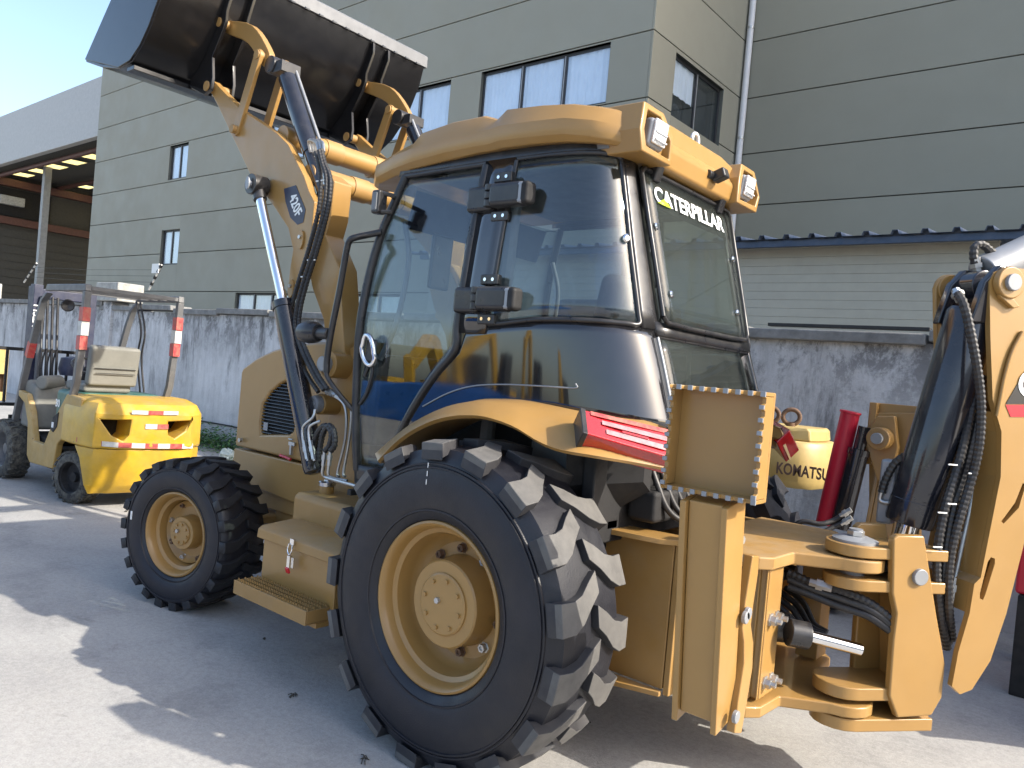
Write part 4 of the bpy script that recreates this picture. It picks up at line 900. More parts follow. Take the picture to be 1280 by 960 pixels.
# door hinges
def hinge(px, py):
    p = at(px, py, Y=interp(wt, at(px, py, Y=.72).z)+.035); hg = MB()
    d = (cab(.10, p.z)-cab(.40, p.z)).normalized()
    hg.box(p+V(.10, -.01, -.005), (.15, .055, .115)); h = hg.build('door_hinge', 'black_satin', bh, .02, seg=3)
    MB().box(p+V(-.075, .012, .0), (.19, .075, .105)).build('hinge_cover', 'black_satin', h, .024, seg=3)
    MB().box(p+V(-.155, .014, .0), (.05, .066, .092)).build('hinge_cap', 'pin_grey', h, .012)
    MB().box(p+V(-.178, .012, .0), (.05, .07, .098)).build('hinge_cap', 'black_matt', h, .018)
    for dz in (.035, 0, -.035): MB().cyl(p+V(.025, .025, dz-.014), p+V(.025, .025, dz+.014), .024, n=12).build('knuckle', 'black_satin', h, .003)
    for dz, m_ in ((.085, 1), (-.085, 1)):
        pl = MB().box(p+V(-.02, -.012, dz), (.10, .03, .045)).build('hinge_leaf', 'black_satin', h, .006)
        for dx in (-.025, .02): MB().cyl(p+V(-.02+dx, .0, dz), p+V(-.02+dx, .008, dz), .008, n=8).build('screw', 'chrome', pl)
hinge(622, 246); hinge(605, 374)
# chrome door handle
p = at(463, 438, Y=.785); pts = [p+V(.052*math.cos(a)*(.8 if math.sin(a) > 0 else 1), .012+.01*math.sin(a), .072*math.sin(a)+.012*math.cos(a)) for a in [i*math.pi/10 for i in range(21)]]
dh = MB().tube(pts, .013, 8).build('door_handle', 'chrome', bh, sharp=60); MB().box(p+V(0, -.005, 0), (.07, .02, .11)).build('lock_plate', 'black_satin', dh, .01)
hose('door_strap', [at(456, 470, Y=.77), at(463, 455, Y=.77), at(465, 468, Y=.77), at(458, 492, Y=.77), at(450, 505, Y=.77)], .010, bh, 'black_satin')
# hand rail, oval mirror, marker lamp
hr = hose('hand_rail', [at(477, 290, Y=.74), at(460, 293.5, Y=.78), at(444, 297, Y=.84), at(437, 301, Y=.85), at(433, 314, Y=.85), at(424, 365, Y=.85), at(414, 415, Y=.85), at(409, 447, Y=.85), at(408, 466, Y=.85)], .0165, bh, 'black_satin', n=10)
hose('rail_foot', [at(408, 464, Y=.85), at(410, 473, Y=.85), at(425, 494, Y=.82), at(446, 518, Y=.76)], .012, hr, 'black_satin')
p = at(391, 416, Y=.85); MB().turn(p+V(.11, 0, .0), (-1, 0, .02), [(0, .0), (.008, .028), (.03, .05), (.08, .058), (.13, .055), (.16, .042), (.165, .0)], 24, cap=False).build('side_mirror', 'black_satin', hr)
MB().cyl(p-V(.03, 0, 0), p-V(.14, 0, .0), .03, n=14).build('mirror_bracket', 'black_satin', hr, .006)
p = at(474, 253, Y=.82); ml = MB().box(p, (.055, .06, .115)).build('marker_lamp', 'black_satin', bh, .012); MB().box(p+V(0, .028, 0), (.035, .012, .085)).build('lamp_lens', 'interior_grey', ml, .004)
MB().tube([p+V(-.02, 0, .045), p+V(-.06, -.03, .035), at(492, 247, Y=.70)], .011, 8).build('lamp_bracket', 'black_satin', ml); MB().tube([p+V(-.02, 0, -.045), p+V(-.05, -.03, -.045), at(486, 268, Y=.70)], .011, 8).build('lamp_bracket', 'black_satin', ml)

# ---------------- roof
RS = [  # stations of the roof: x, half width, bottom, waist, top edge, crown
    (1.36, .40, 2.50, 2.515, 2.535, 2.55), (1.32, .52, 2.485, 2.52, 2.56, 2.59), (1.20, .615, 2.48, 2.535, 2.595, 2.63), (1.02, .665, 2.49, 2.55, 2.625, 2.66), (.87, .69, 2.505, 2.56, 2.645, 2.68),
    (.835, .69, 2.507, 2.565, 2.685, 2.71), (.62, .70, 2.52, 2.58, 2.705, 2.73), (.42, .705, 2.53, 2.585, 2.705, 2.735), (.33, .705, 2.532, 2.585, 2.675, 2.735), (.265, .715, 2.532, 2.59, 2.71, 2.745), (.08, .715, 2.53, 2.585, 2.70, 2.742),
    (-.08, .705, 2.525, 2.58, 2.685, 2.73), (-.20, .675, 2.515, 2.565, 2.665, 2.71), (-.28, .635, 2.505, 2.55, 2.65, 2.70), (-.34, .57, 2.495, 2.54, 2.635, 2.68)]
rings = []
for x_, hw, zb_, zm, ze, zc in RS:
    half = [(hw-.16, zb_+.012), (hw-.035, zb_), (hw-.008, zm-.03), (hw, zm), (hw-.004, zm+.035), (hw-.05, ze), (hw-.075, ze+.01), (hw*.45, zc)]
    rings.append([V(x_, y, z) for y, z in half]+[V(x_, -y, z) for y, z in reversed(half)])
roof = MB().loft(rings).build('roof', 'paint', bh, .006, sharp=22)
B('roof_vent', .74, .98, .53, .63, 2.488, 2.512, 'black_matt', roof, .002)
# rear beam with two lamp pods
rb = [V(-.30, 0, 2.47), V(-.36, 0, 2.48), V(-.375, 0, 2.56), V(-.33, 0, 2.62), V(-.24, 0, 2.66), V(-.22, 0, 2.50)]
MB().prism([V(p.x, -.40, p.z) for p in rb], (0, .80, 0)).build('rear_beam', 'paint', roof, .015, seg=3)
for sg in (1, -1):
    def pod(ins, x_): return [V(x_, sg*(.34+ins), 2.475+ins*.8), V(x_, sg*(.585-ins), 2.475+ins), V(x_+.0, sg*(.61-ins), 2.56), V(x_+.02, sg*(.565-ins), 2.685-ins), V(x_+.02, sg*(.40+ins), 2.685-ins), V(x_, sg*(.34+ins), 2.60-ins)]
    rg = [pod(0, -.18), pod(0, -.40), pod(.028, -.405), pod(.032, -.33)]
    pd = MB().loft([[V(p.x, p.y, p.z) for p in r_] for r_ in rg]).build('lamp_pod', 'paint', roof, .008)
    lp = MB().box((-.375, sg*.462, 2.575), (.05, .125, .12), Matrix.Rotation(R(-8), 3, 'Y')).build('work_lamp', 'pin_grey', roof, .02, seg=3)
    MB().box((-0.404, sg*.462, 2.579), (.014, .105, .10), Matrix.Rotation(R(-8), 3, 'Y')).build('lamp_lens', 'lamp_lens', lp, .006)
    MB().box((-0.370, sg*.475, 2.505), (.03, .04, .04)).build('lamp_foot', 'black_matt', lp, .004)
    for k_ in range(3): MB().box((-0.413, sg*.462, 2.545+.032*k_), (.006, .09, .006), Matrix.Rotation(R(-8), 3, 'Y')).build('lens_rib', 'lamp_lens', lp)
cm = MB().box((-.40, -.13, 2.555), (.07, .06, .05), Matrix.Rotation(R(20), 3, 'Y')).build('rear_camera', 'black_satin', roof, .01); MB().cyl((-.37, -.06, 2.55), (-.37, -.13, 2.552), .02, n=10).build('camera_arm', 'black_satin', cm, .004)
for yy in (-.08, .36):
    pts = [V(-.28, yy+.032*math.cos(a), 2.69+.032*math.sin(a)+(.03 if yy < 0 else .01)) for a in [i*math.pi/8 for i in range(17)]]
    MB().tube(pts, .009, 8).build('lifting_eye', 'pipe_white', roof, sharp=60)

# ---------------- rear fenders and tail lamps
def resample(pts, n):
    L_ = [0]
    for a, b_ in zip(pts, pts[1:]): L_.append(L_[-1]+(b_-a).length)
    out = []
    for i in range(n):
        s2 = L_[-1]*i/(n-1); k_ = 0
        while k_ < len(pts)-2 and L_[k_+1] < s2: k_ += 1
        out.append(pts[k_].lerp(pts[k_+1], (s2-L_[k_])/max(1e-6, L_[k_+1]-L_[k_])))
    return out
U = resample(smooth_path(fuw, 4), 40); Lw = resample(smooth_path(flw, 4), 40)
inner = [V(p.x, .60, p.z+.005) for p in U]
def fender(m_, sg):
    rows = []
    for u_, l_, i_ in zip(U, Lw, inner):
        md_ = u_.lerp(l_, .5)+V(0, .02, .022)
        rows.append([m_(i_), m_(u_), m_(md_), m_(l_), m_(l_+V(0, -.015, -.012)), m_(V(l_.x, min(.80, l_.y-.03), l_.z-.01)), m_(V(i_.x, .60, i_.z-.06))])
    fd = MB().loft(rows).build('rear_fender', 'paint', bh, .004, sharp=32)
    # tail lamp following the fender skin
    ca, cb, cc_, cd_ = at(724, 521, Y=.865), at(836, 547, Y=.60), at(836, 582, Y=.655), at(727, 551, Y=.935)
    nrm = (cb-ca).cross(cd_-ca).normalized(); nrm = nrm if nrm.y > 0 else -nrm
    def q(u, v, h): return m_((ca.lerp(cb, u)).lerp(cd_.lerp(cc_, u), v)+nrm*h)
    def slab(nm, u0, u1, v0, v1, h0, h1, m2, par, bev=.004):
        return MB().loft([[q(u0, v0, h0), q(u1, v0, h0), q(u1, v1, h0), q(u0, v1, h0)], [q(u0, v0, h1), q(u1, v0, h1), q(u1, v1, h1), q(u0, v1, h1)]]).build(nm, m2, par, bev)
    tl = slab('tail_lamp', 0, 1, 0, 1, -.05, .040, 'tail_red', bh, .006)
    slab('lamp_housing', -.03, .03, -.03, 1.03, -.05, .044, 'black_satin', tl)
    slab('lens_strip', .20, .96, .30, .46, .0401, .043, 'tail_white', tl, .001); slab('lens_strip', .24, .96, .62, .80, .0401, .043, 'tail_white', tl, .001)
    slab('lens_strip', .42, .72, .50, .58, .0401, .043, 'tail_red', tl, .001); slab('reflector', .08, .98, .02, .18, .0401, .0425, 'tape_red', tl, .001)
both(fender)

# ================================================================== STABILISERS
def stabiliser(m_, sg):
    b0 = V(-1.03, .945, .535); t0 = V(-1.07, 1.125, 1.44); dn = (t0-b0).normalized(); ot = V(0, dn.z, -dn.y)
    def P3(x, o_, l): return m_(b0+V(x, 0, 0)+ot*o_+dn*l)
    Ln = (t0-b0).length
    def pl(nm, x0, x1, o0, o1, l0, l1, m='paint', par=bh, bev=.004):
        return MB().loft([[P3(x0, o0, l0), P3(x1, o0, l0), P3(x1, o1, l0), P3(x0, o1, l0)], [P3(x0, o0, l1), P3(x1, o0, l1), P3(x1, o1, l1), P3(x0, o1, l1)]]).build(nm, m, par, bev)
    lg = pl('stabiliser_leg', -.054, .054, -.07, .045, .0, Ln-.222)
    pl('leg_flange', -.076, -.055, -.07, .062, -.03, Ln-.222, 'paint', lg); pl('leg_flange', .055, .076, -.07, .062, -.03, Ln-.222, 'paint', lg)
    # foot pad folded up: an open steel tray with scalloped rims, mouth outwards
    c_ = V(-1.062, 1.135, 1.395); hx, hz, dp_ = .150, .160, .085
    def tray(x0, x1, y0, y1, z0, z1, nm, par): return MB().prism([m_(V(x0, y0, z0)), m_(V(x1, y0, z0)), m_(V(x1, y0, z1)), m_(V(x0, y0, z1))], (0, (y1-y0)*sg, 0)).build(nm, 'paint', par, .004)
    pad = tray(c_.x-hx, c_.x+hx, c_.y-dp_, c_.y-dp_+.016, c_.z-hz, c_.z+hz, 'stabiliser_pad', bh)
    for horizontal in (True, False):
        for e in (1, -1):
            pts = []; n = 8; h_ = hx if horizontal else hz-.013
            for i in range(n):
                a0 = -h_+2*h_*i/n; a1 = -h_+2*h_*(i+1)/n
                pts += [(a0, .0), (a0+(a1-a0)*.30, .0), (a0+(a1-a0)*.45, -.014), (a0+(a1-a0)*.85, -.014)]
            pts.append((h_, 0)); poly = [V(a, c_.y+h2, 0) for a, h2 in pts]+[V(h_, c_.y-dp_+.0165, 0), V(-h_, c_.y-dp_+.0165, 0)]
            if horizontal: MB().prism([m_(V(c_.x+p.x, p.y, c_.z+e*hz)) for p in poly], (0, 0, -.012*e)).build('pad_rim', 'paint', pad, .002)
            else: MB().prism([m_(V(c_.x+e*hx, p.y, c_.z+p.x)) for p in poly], (-.012*e, 0, 0)).build('pad_rim', 'paint', pad, .002)
    for horizontal in (True, False):
        for e in (1, -1):
            h_ = hx if horizontal else hz-.013; n = 8
            tips = MB()
            for i in range(n):
                a0 = -h_+2*h_*i/n; w_ = 2*h_/n*.34
                if horizontal: tips.bb(c_.x+a0-.002, c_.x+a0+w_, *sorted((sg*(c_.y-.004), sg*(c_.y+.003))), c_.z+e*(hz-.0135)-.0005 if e > 0 else c_.z-hz-.001, c_.z+hz+.001 if e > 0 else c_.z-hz+.0135)
                else: tips.bb(c_.x+e*(hx-.0135) if e > 0 else c_.x-hx-.001, c_.x+hx+.001 if e > 0 else c_.x-hx+.0135, *sorted((sg*(c_.y-.004), sg*(c_.y+.003))), c_.z+a0, c_.z+a0+w_)
            tips.build('worn_teeth', 'pin_grey', pad, .001)['kind'] = 'stuff'
    tray(c_.x-hx+.02, c_.x-hx+.05, c_.y-dp_-.05, c_.y-dp_-.001, c_.z-hz, c_.z+hz, 'pad_rib', pad); tray(c_.x+hx-.05, c_.x+hx-.02, c_.y-dp_-.05, c_.y-dp_-.001, c_.z-hz, c_.z+hz, 'pad_rib', pad)
    # curved hanger plate behind the leg
    hp = [(930, 692), (938, 692), (937, 712), (931, 752), (928, 778), (931, 800), (930, 830), (924, 868), (916, 913), (907, 913), (912, 872), (919, 826), (919, 800), (917, 782), (921, 748)]
    hw_ = [atp(x_, y_, V(-1.02, .56, 0), V(-1, 0, 0)) for x_, y_ in hp] if False else [at(x_, y_, X=-1.165) for x_, y_ in hp]
    if sg > 0:
        q = MB().prism([V(-1.10-.0, p.y, p.z) for p in [at(x_, y_, X=-1.10) for x_, y_ in hp]], (-.03, 0, 0)).build('hanger_plate', 'paint', bh, .005)
        for x_, y_ in ((929, 771), (932, 766), (917, 895)):
            c2 = at(x_, y_, X=-1.13); MB().cyl(c2, c2-V(.014, 0, 0), .02, n=14).build('hanger_pin', 'pin_grey', q, .003)
both(stabiliser)
# cylinder of the far stabiliser with a red rod guard, seen from inside
a_ = at(1031, 655, Y=-.95); b_ = at(1063, 516, Y=-.95)
rg_ = MB().cyl(a_, b_, .047, n=28).build('cylinder_guard', 'red_tube', bh, .004); MB().cyl(b_-(b_-a_).normalized()*.004, b_+(b_-a_).normalized()*.008, .053, n=28).build('guard_rim', 'red_tube', rg_, .003)
a2 = at(1050, 660, Y=-.93); b2 = at(1078, 545, Y=-.93); sc2 = MB().turn(a2, b2-a2, [(0, .05), ((b2-a2).length*.8, .05), ((b2-a2).length*.8, .055), ((b2-a2).length*.86, .055), ((b2-a2).length*.86, .03), ((b2-a2).length*1.1, .03)], 24).build('stabiliser_cylinder', 'black_cylinder', bh)
p = at(1101, 548, Y=-.90); MB().cyl(p-V(0, .06, 0), p+V(0, .06, 0), .055, n=24).build('cylinder_eye', 'paint', bh, .006); MB().cyl(p+V(0, .05, 0), p+V(0, .085, 0), .028, n=16).build('cylinder_pin', 'pin_grey', bh, .003)
q = [at(x_, y_, Y=-.93) for x_, y_ in ((1080, 548), (1096, 520), (1118, 520), (1122, 560), (1110, 610), (1096, 600))]; MB().prism(q, (0, -.05, 0)).build('leg_ear', 'paint', bh, .006)
q = [at(x_, y_, Y=-1.02) for x_, y_ in ((1086, 516), (1150, 516), (1150, 690), (1086, 690))]; MB().prism(q, (0, -.04, 0)).build('leg_back_plate', 'paint', bh, .005)
for i, (dx, dy) in enumerate(((0, 0), (2, 10))):
    hose('stabiliser_hose', [at(985+dx, 662+dy*.4, Y=-.7), at(1003+dx, 652+dy, Y=-.72), at(1025+dx, 655+dy, Y=-.75), at(1043+dx, 650+dy*.7, Y=-.80), at(1057+dx*.5, 641+dy, Y=-.82)], .013, bh)
    fitting('hose_fitting', at(1050+dx*.5, 645+dy, Y=-.81), at(1064+dx*.5, 637+dy, Y=-.82), .013, bh)

# ================================================================== SWING FRAME AND BACKHOE
O = V(-1.19, .02, 0); SW = R(52)
D_ = V(-math.cos(SW), -math.sin(SW), 0); Nn = V(-math.sin(SW), math.cos(SW), 0)
# top and bottom plates of the frame, with rounded nose round the swing pin
def nose(z, w0, r_, x0):
    pts = [V(x0, w0, z), V(-.98, w0, z), V(-1.02, w0-.05, z), V(-1.03, r_+.12, z)]
    for i in range(9):
        a = math.pi/2+math.pi*i/8; pts.append(V(O.x+r_*math.cos(a)*1.0, O.y+r_*math.sin(a), z))
    return pts+[V(p.x, -p.y, z) for p in reversed(pts[:4])]
tpz = .945
MB().prism(nose(tpz-.045, .46, .115, -.62), (0, 0, .05)).build('swing_frame_top', 'paint_dusty', bh, .008)
MB().prism(nose(.345, .455, .12, -.66), (0, 0, .045)).build('swing_frame_bottom', 'paint', bh, .008)
B('frame_post', -.905, -1.0, .24, .38, .401, tpz-.046, 'paint', bh, .005); B('frame_post', -.905, -1.0, -.40, -.27, .401, tpz-.046, 'paint', bh, .005)
for dx in (0, .03, .06): MB().bb(-.93-dx-.006, -.93-dx, .381, .392, .401, tpz-.047).build('post_rib', 'paint', bh, .002)
for zz in (.70, .46):
    for yy in (.34, .28): MB().turn((-1.0, yy, zz), (-1, 0, 0), [(0, .026), (.006, .026), (.007, .02), (.026, .02), (.026, .011), (.045, .011)], 6).build('frame_bolt', 'zinc', bh, sharp=20)
B('frame_cross_plate', -.62, -.655, -.50, .33, .36, tpz-.05, 'paint_dusty', bh, .004)
# black block, stubs and hoses added to darken the shaded space inside the frame
vb = B('dark_infill', -.67, -.84, -.24, .20, .52, .86, 'black_matt', bh, .02)
for k_ in range(5):
    y0 = -.20+.08*k_; MB().cyl((-.84, y0, .78), (-.90, y0, .78), .028, n=10).build('infill_stub', 'black_satin', vb, .004)
    hose('infill_hose', [V(-.86, y0, .70), V(-.95, y0*.9, .66), V(-1.02, y0*.6, .60), V(-1.08, y0*.3-.05, .58)], .014, bh)
# swing cylinder
c_ = at(1000, 792, Y=.18); MB().cyl(V(-.86, .20, .62), V(-1.0, .12, .625), .06, n=20).build('swing_cylinder', 'black_satin', bh, .004)
MB().cyl(at(985, 790, Y=.25), at(1010, 795, Y=.20), .052, n=20).build('cylinder_gland', 'black_satin', bh, .004); MB().cyl(at(1000, 792, Y=.22), at(1075, 812, Y=.05), .024, n=16).build('swing_rod', 'chrome', bh)
for i in range(3):
    hose('swing_hose', [at(985, 715+i*9, Y=.10), at(1015, 728+i*8, Y=.08), at(1050, 738+i*10, Y=.05), at(1085, 752+i*9, Y=.02), at(1112, 772+i*8, Y=-.02)], .016, bh, ridged=(i == 0))
fitting('hose_fitting', at(1012, 727, Y=.10), at(1040, 735, Y=.08), .016, bh)
for yy, zz in ((.33, 1.0), (.30, .93)): MB().turn((-.86, .46, zz), (-1, .2, 0), [(0, .018), (.02, .018), (.02, .024), (.035, .024), (.035, .017), (.06, .017)], 12).build('coupler', 'zinc', bh)
B('coupler_block', -.76, -.85, .42, .50, .86, 1.06, 'black_matt', bh, .006)
# swing casting: two lugs over/under the frame nose, cheeks and a web
def S3(a, o_, z): return O+D_*a+Nn*o_+V(0, 0, z)
def lugp(z):
    pts = [S3(.34, .11, z), S3(.0, .11, z)]
    for i in range(1, 8):
        a = math.pi*i/8; pts.append(S3(-.11*math.sin(a), .11*math.cos(a), z))
    return pts+[S3(.0, -.11, z), S3(.34, -.11, z)]
for z in (tpz+.012, tpz-.115): MB().prism(lugp(z), (0, 0, .045)).build('casting_lug', 'paint', bh, .006)
for z in (.41, .29): MB().prism(lugp(z), (0, 0, .05)).build('casting_lug', 'paint', bh, .006)
pn = MB().turn(O+V(0, 0, tpz+.057), (0, 0, 1), [(0, .085), (.010, .085), (.022, .05), (.022, .026), (.05, .026), (.05, 0)], 28, cap=False).build('swing_pin', 'pin_grey', bh); MB().cyl(O+V(0, 0, tpz+.08), O+V(0, 0, tpz+.10), .033, n=6).build('pin_nut', 'zinc', pn, .002)
MB().cyl(O+V(0, 0, tpz-.11), O+V(0, 0, tpz+.05), .045, n=20).build('pin_shaft', 'pin_grey', pn)
ck = [(1117, 674), (1123, 669), (1156, 670), (1163, 715), (1171, 767), (1182, 830), (1178, 872), (1165, 895), (1122, 898), (1112, 870), (1117, 800), (1121, 767), (1116, 742)]
for o_, sg in ((.125, 1), (-.125, -1)):
    pts = [atp(x_, y_, O+Nn*.125, Nn)+Nn*(o_-.125) for x_, y_ in ck]; MB().prism(pts, Nn*(-.035*sg)).build('casting_cheek', 'paint', bh, .008)
pts = [atp(x_, y_, O+Nn*.0, Nn)-Nn*.088 for x_, y_ in ((1117, 730), (1140, 740), (1150, 830), (1140, 890), (1117, 890))]; MB().prism(pts, Nn*.176).build('casting_web', 'paint', bh, .006)
p = atp(1149, 721, O+Nn*.126, Nn); MB().cyl(p-Nn*.20, p+Nn*.014, .032, n=20).build('casting_pin', 'pin_grey', bh, .004)
# boom: two side plates and a front cover
bl = [(1190, 858), (1198, 815), (1212, 767), (1218, 730), (1226, 722), (1251, 596), (1252, 540), (1245, 515), (1241, 500), (1238, 420), (1237, 352), (1243, 340), (1256, 334), (1280, 336), (1325, 350), (1345, 420), (1325, 540), (1280, 680), (1258, 767), (1238, 826), (1215, 862), (1200, 868)]
blw = [atp(x_, y_, O+Nn*.15, Nn) for x_, y_ in bl]
boom = MB().prism(blw, Nn*-.024)
boom = boom.build('boom_plate', 'paint', bh, .006)
cut(boom, MB().prism([atp(x_, y_, O+Nn*.17, Nn) for x_, y_ in ((1237, 745), (1234, 752), (1230, 750), (1230, 744), (1240, 704), (1244, 698), (1249, 700), (1249, 706))], Nn*-.06))
cut(boom, MB().prism([atp(x_, y_, O+Nn*.17, Nn) for x_, y_ in ((1260, 656), (1257, 653), (1274, 630), (1284, 605), (1288, 606), (1279, 636))], Nn*-.06))
MB().prism([p-Nn*.276 for p in blw], Nn*-.024).build('boom_plate', 'paint', bh, .006)
for i0, i1 in ((2, 3), (3, 4), (4, 5), (5, 6), (6, 7)):
    a, b_ = blw[i0], blw[i1]; dd = D_*.02
    MB().loft([[a-Nn*.025, b_-Nn*.025, b_-Nn*.025+dd, a-Nn*.025+dd], [a-Nn*.275, b_-Nn*.275, b_-Nn*.275+dd, a-Nn*.275+dd]]).build('boom_cover', 'paint', bh)
for i0, i1 in ((15, 16), (16, 17), (17, 18)):
    a, b_ = blw[i0], blw[i1]; dd = D_*-.02
    MB().loft([[a-Nn*.025, b_-Nn*.025, b_-Nn*.025+dd, a-Nn*.025+dd], [a-Nn*.275, b_-Nn*.275, b_-Nn*.275+dd, a-Nn*.275+dd]]).build('boom_cover', 'paint', bh)
p = atp(1257, 354, O+Nn*.15, Nn); bs = MB().cyl(p-Nn*.0, p+Nn*.03, .062, n=28).build('boom_boss', 'paint', bh, .006); MB().cyl(p-Nn*.29, p+Nn*.045, .033, n=20).build('boom_pin', 'pin_grey', bs, .004)
MB().cyl(p-Nn*.31, p-Nn*.27, .062, n=28).build('boom_boss', 'paint', bh, .006)
MB().prism([atp(x_, y_, O+Nn*.151, Nn) for x_, y_ in ((1244, 368), (1262, 374), (1270, 384), (1262, 386), (1246, 372))], Nn*.02).build('boss_rib', 'paint', bs, .004)
# decal
dq = [atp(x_, y_, O+Nn*.1515, Nn) for x_, y_ in ((1257, 505), (1282, 462), (1335, 440), (1335, 505))]; dc_ = MB().prism(dq, Nn*.001).build('brand_decal', 'decal_black', bh)
dq = [atp(x_, y_, O+Nn*.1515, Nn) for x_, y_ in ((1257, 506), (1335, 506), (1335, 522), (1263, 521))]; MB().prism(dq, Nn*.001).build('decal_stripe', 'decal_red', dc_)
text('decal_lettering', 'CAT', .14, frame_mat(atp(1307, 484, O+Nn*.154, Nn), Nn.cross(V(0, 0, 1))*-1 if False else V(0, 0, 1).cross(Nn), (0, 0, 1)), 'white_print', dc_, .0008, .003, .95)
# edge pipe and welded bead on the plate
hose('grease_line', [atp(x_, y_, O+Nn*.158, Nn) for x_, y_ in ((1278, 415), (1265, 440), (1256, 470), (1250, 500), (1246, 520))], .008, bh, 'paint')
# boom cylinder
b0 = atp(1136, 655, O-Nn*.07, Nn); b1 = atp(1216, 388, O+Nn*.03, Nn); axb = (b1-b0).normalized(); Lb = (b1-b0).length
bc = MB().turn(b0, axb, [(0, .06), (.004, .092), (.02, .096), (.10, .096), (.102, .094), (Lb-.02, .094), (Lb, .085), (Lb, .05)], 40).build('boom_cylinder', 'black_cylinder', bh)
MB().cyl(b0-axb*.30, b0+axb*.02, .043, n=28).build('cylinder_rod', 'chrome', bc)
ye = MB()
for o_ in (-.085, .085): ye.prism([b1+Nn*(o_-.018)+q_ for q_ in (axb*-.06-D_*.085, axb*-.06+D_*.085, axb*.10+D_*.07, axb*.17+D_*.03, axb*.17-D_*.03, axb*.10-D_*.075)], Nn*.036)
ye.build('cylinder_yoke', 'black_cylinder', bc, .008); MB().cyl(p-Nn*.205, p-Nn*.095, .062, n=28).build('cylinder_knuckle', 'black_cylinder', bc, .006)
pt = atp(1200, 366, O+Nn*.09, Nn)
hose('boom_hose', [atp(1197, 367, O+Nn*.10, Nn), atp(1206, 385, O+Nn*.14, Nn), atp(1218, 440, O+Nn*.16, Nn), atp(1226, 500, O+Nn*.15, Nn), atp(1224, 555, O+Nn*.14, Nn), atp(1214, 600, O+Nn*.12, Nn), atp(1196, 660, O+Nn*.11, Nn), atp(1187, 705, O+Nn*.10, Nn), atp(1186, 755, O+Nn*.10, Nn), atp(1190, 800, O+Nn*.05, Nn)], .0165, bh, ridged=True)
hose('boom_hose', [atp(1219, 470, O+Nn*.02, Nn), atp(1212, 520, O+Nn*.06, Nn), atp(1198, 580, O+Nn*.08, Nn), atp(1180, 640, O+Nn*.09, Nn), atp(1171, 700, O+Nn*.09, Nn), atp(1174, 760, O+Nn*.08, Nn), atp(1184, 810, O+Nn*.04, Nn)], .0165, bh, ridged=True)
hose('boom_hose', [atp(1228, 470, O+Nn*.02, Nn), atp(1220, 530, O+Nn*.05, Nn), atp(1206, 590, O+Nn*.07, Nn), atp(1190, 640, O+Nn*.08, Nn), atp(1181, 700, O+Nn*.085, Nn), atp(1180, 760, O+Nn*.07, Nn), atp(1186, 805, O+Nn*.03, Nn)], .0165, bh, ridged=True)
fitting('hose_fitting', atp(1194, 362, O+Nn*.08, Nn), atp(1201, 376, O+Nn*.11, Nn), .016, bh)
hose('boom_pipe', [atp(1232, 540, O+Nn*.02, Nn), atp(1216, 620, O+Nn*.03, Nn), atp(1203, 680, O+Nn*.04, Nn), atp(1192, 730, O+Nn*.05, Nn)], .009, bh, 'zinc'); fitting('hose_fitting', atp(1194, 722, O+Nn*.05, Nn), atp(1188, 750, O+Nn*.05, Nn), .014, bh)
c2 = atp(1211, 671, O+Nn*.035, Nn); MB().box(c2, (.055, .04, .035)).build('pipe_clip', 'zinc', bh, .003)
for (x_, y_) in ((1191, 581), (1216, 592), (1178, 641), (1172, 684), (1190, 630)):
    q = atp(x_, y_, O+Nn*.13, Nn); MB().cyl(q-D_*.02, q+D_*.02, .003, n=6).build('cable_tie', 'sticker_white', bh)
hose('boom_hose', [at(1131, 570, Y=-.25), at(1118, 580, Y=-.25), at(1107, 600, Y=-.25), at(1102, 616, Y=-.25)], .017, bh, ridged=True); hose('elbow_pipe', [at(1103, 612, Y=-.25), at(1100, 624, Y=-.25), at(1106, 628, Y=-.25), at(1116, 628, Y=-.25)], .010, bh, 'zinc')
B('guide_block', at(1118, 640, Y=-.3).x, at(1098, 640, Y=-.3).x, -.34, -.26, 1.05, 1.32, 'pin_grey', bh, .01)
# stick cylinder running up and back out of the picture
s0 = atp(1228, 342, O+Nn*-.01, Nn); s1 = atp(1345, 288, O+Nn*-.01, Nn); MB().cyl(s0, s1+(s1-s0)*1.2, .072, n=32).build('stick_cylinder', 'pin_grey', bh, .006)
hose('stick_hose', [atp(1220, 335, O, Nn), atp(1217, 320, O, Nn), atp(1219, 308, O, Nn), atp(1228, 306, O, Nn), atp(1237, 313, O, Nn), atp(1243, 318, O, Nn)], .016, bh, 'hose', ridged=True); fitting('hose_fitting', atp(1222, 340, O, Nn), atp(1219, 322, O, Nn), .017, bh)
# dipper stick and rear bucket beyond the frame edge
stq = [S3(1.0, 0, 2.60), S3(1.05, 0, 2.80), S3(1.75, 0, 2.55), S3(2.0, 0, 1.0), S3(1.85, 0, .85), S3(1.65, 0, 2.25), S3(1.05, 0, 2.40)]
MB().prism([p_-Nn*.10 for p_ in stq], Nn*.20).build('dipper_stick', 'paint', bh, .01)
bq = [S3(1.85, 0, .90), S3(2.05, 0, .92), S3(2.35, 0, .65), S3(2.30, 0, .32), S3(1.95, 0, .12), S3(1.70, 0, .25), S3(1.75, 0, .30), S3(1.95, 0, .2), S3(2.22, 0, .36), S3(2.25, 0, .60), S3(2.02, 0, .82)]
MB().prism([p_-Nn*.30 for p_ in bq], Nn*.60).build('rear_bucket', 'black_satin', bh, .006)

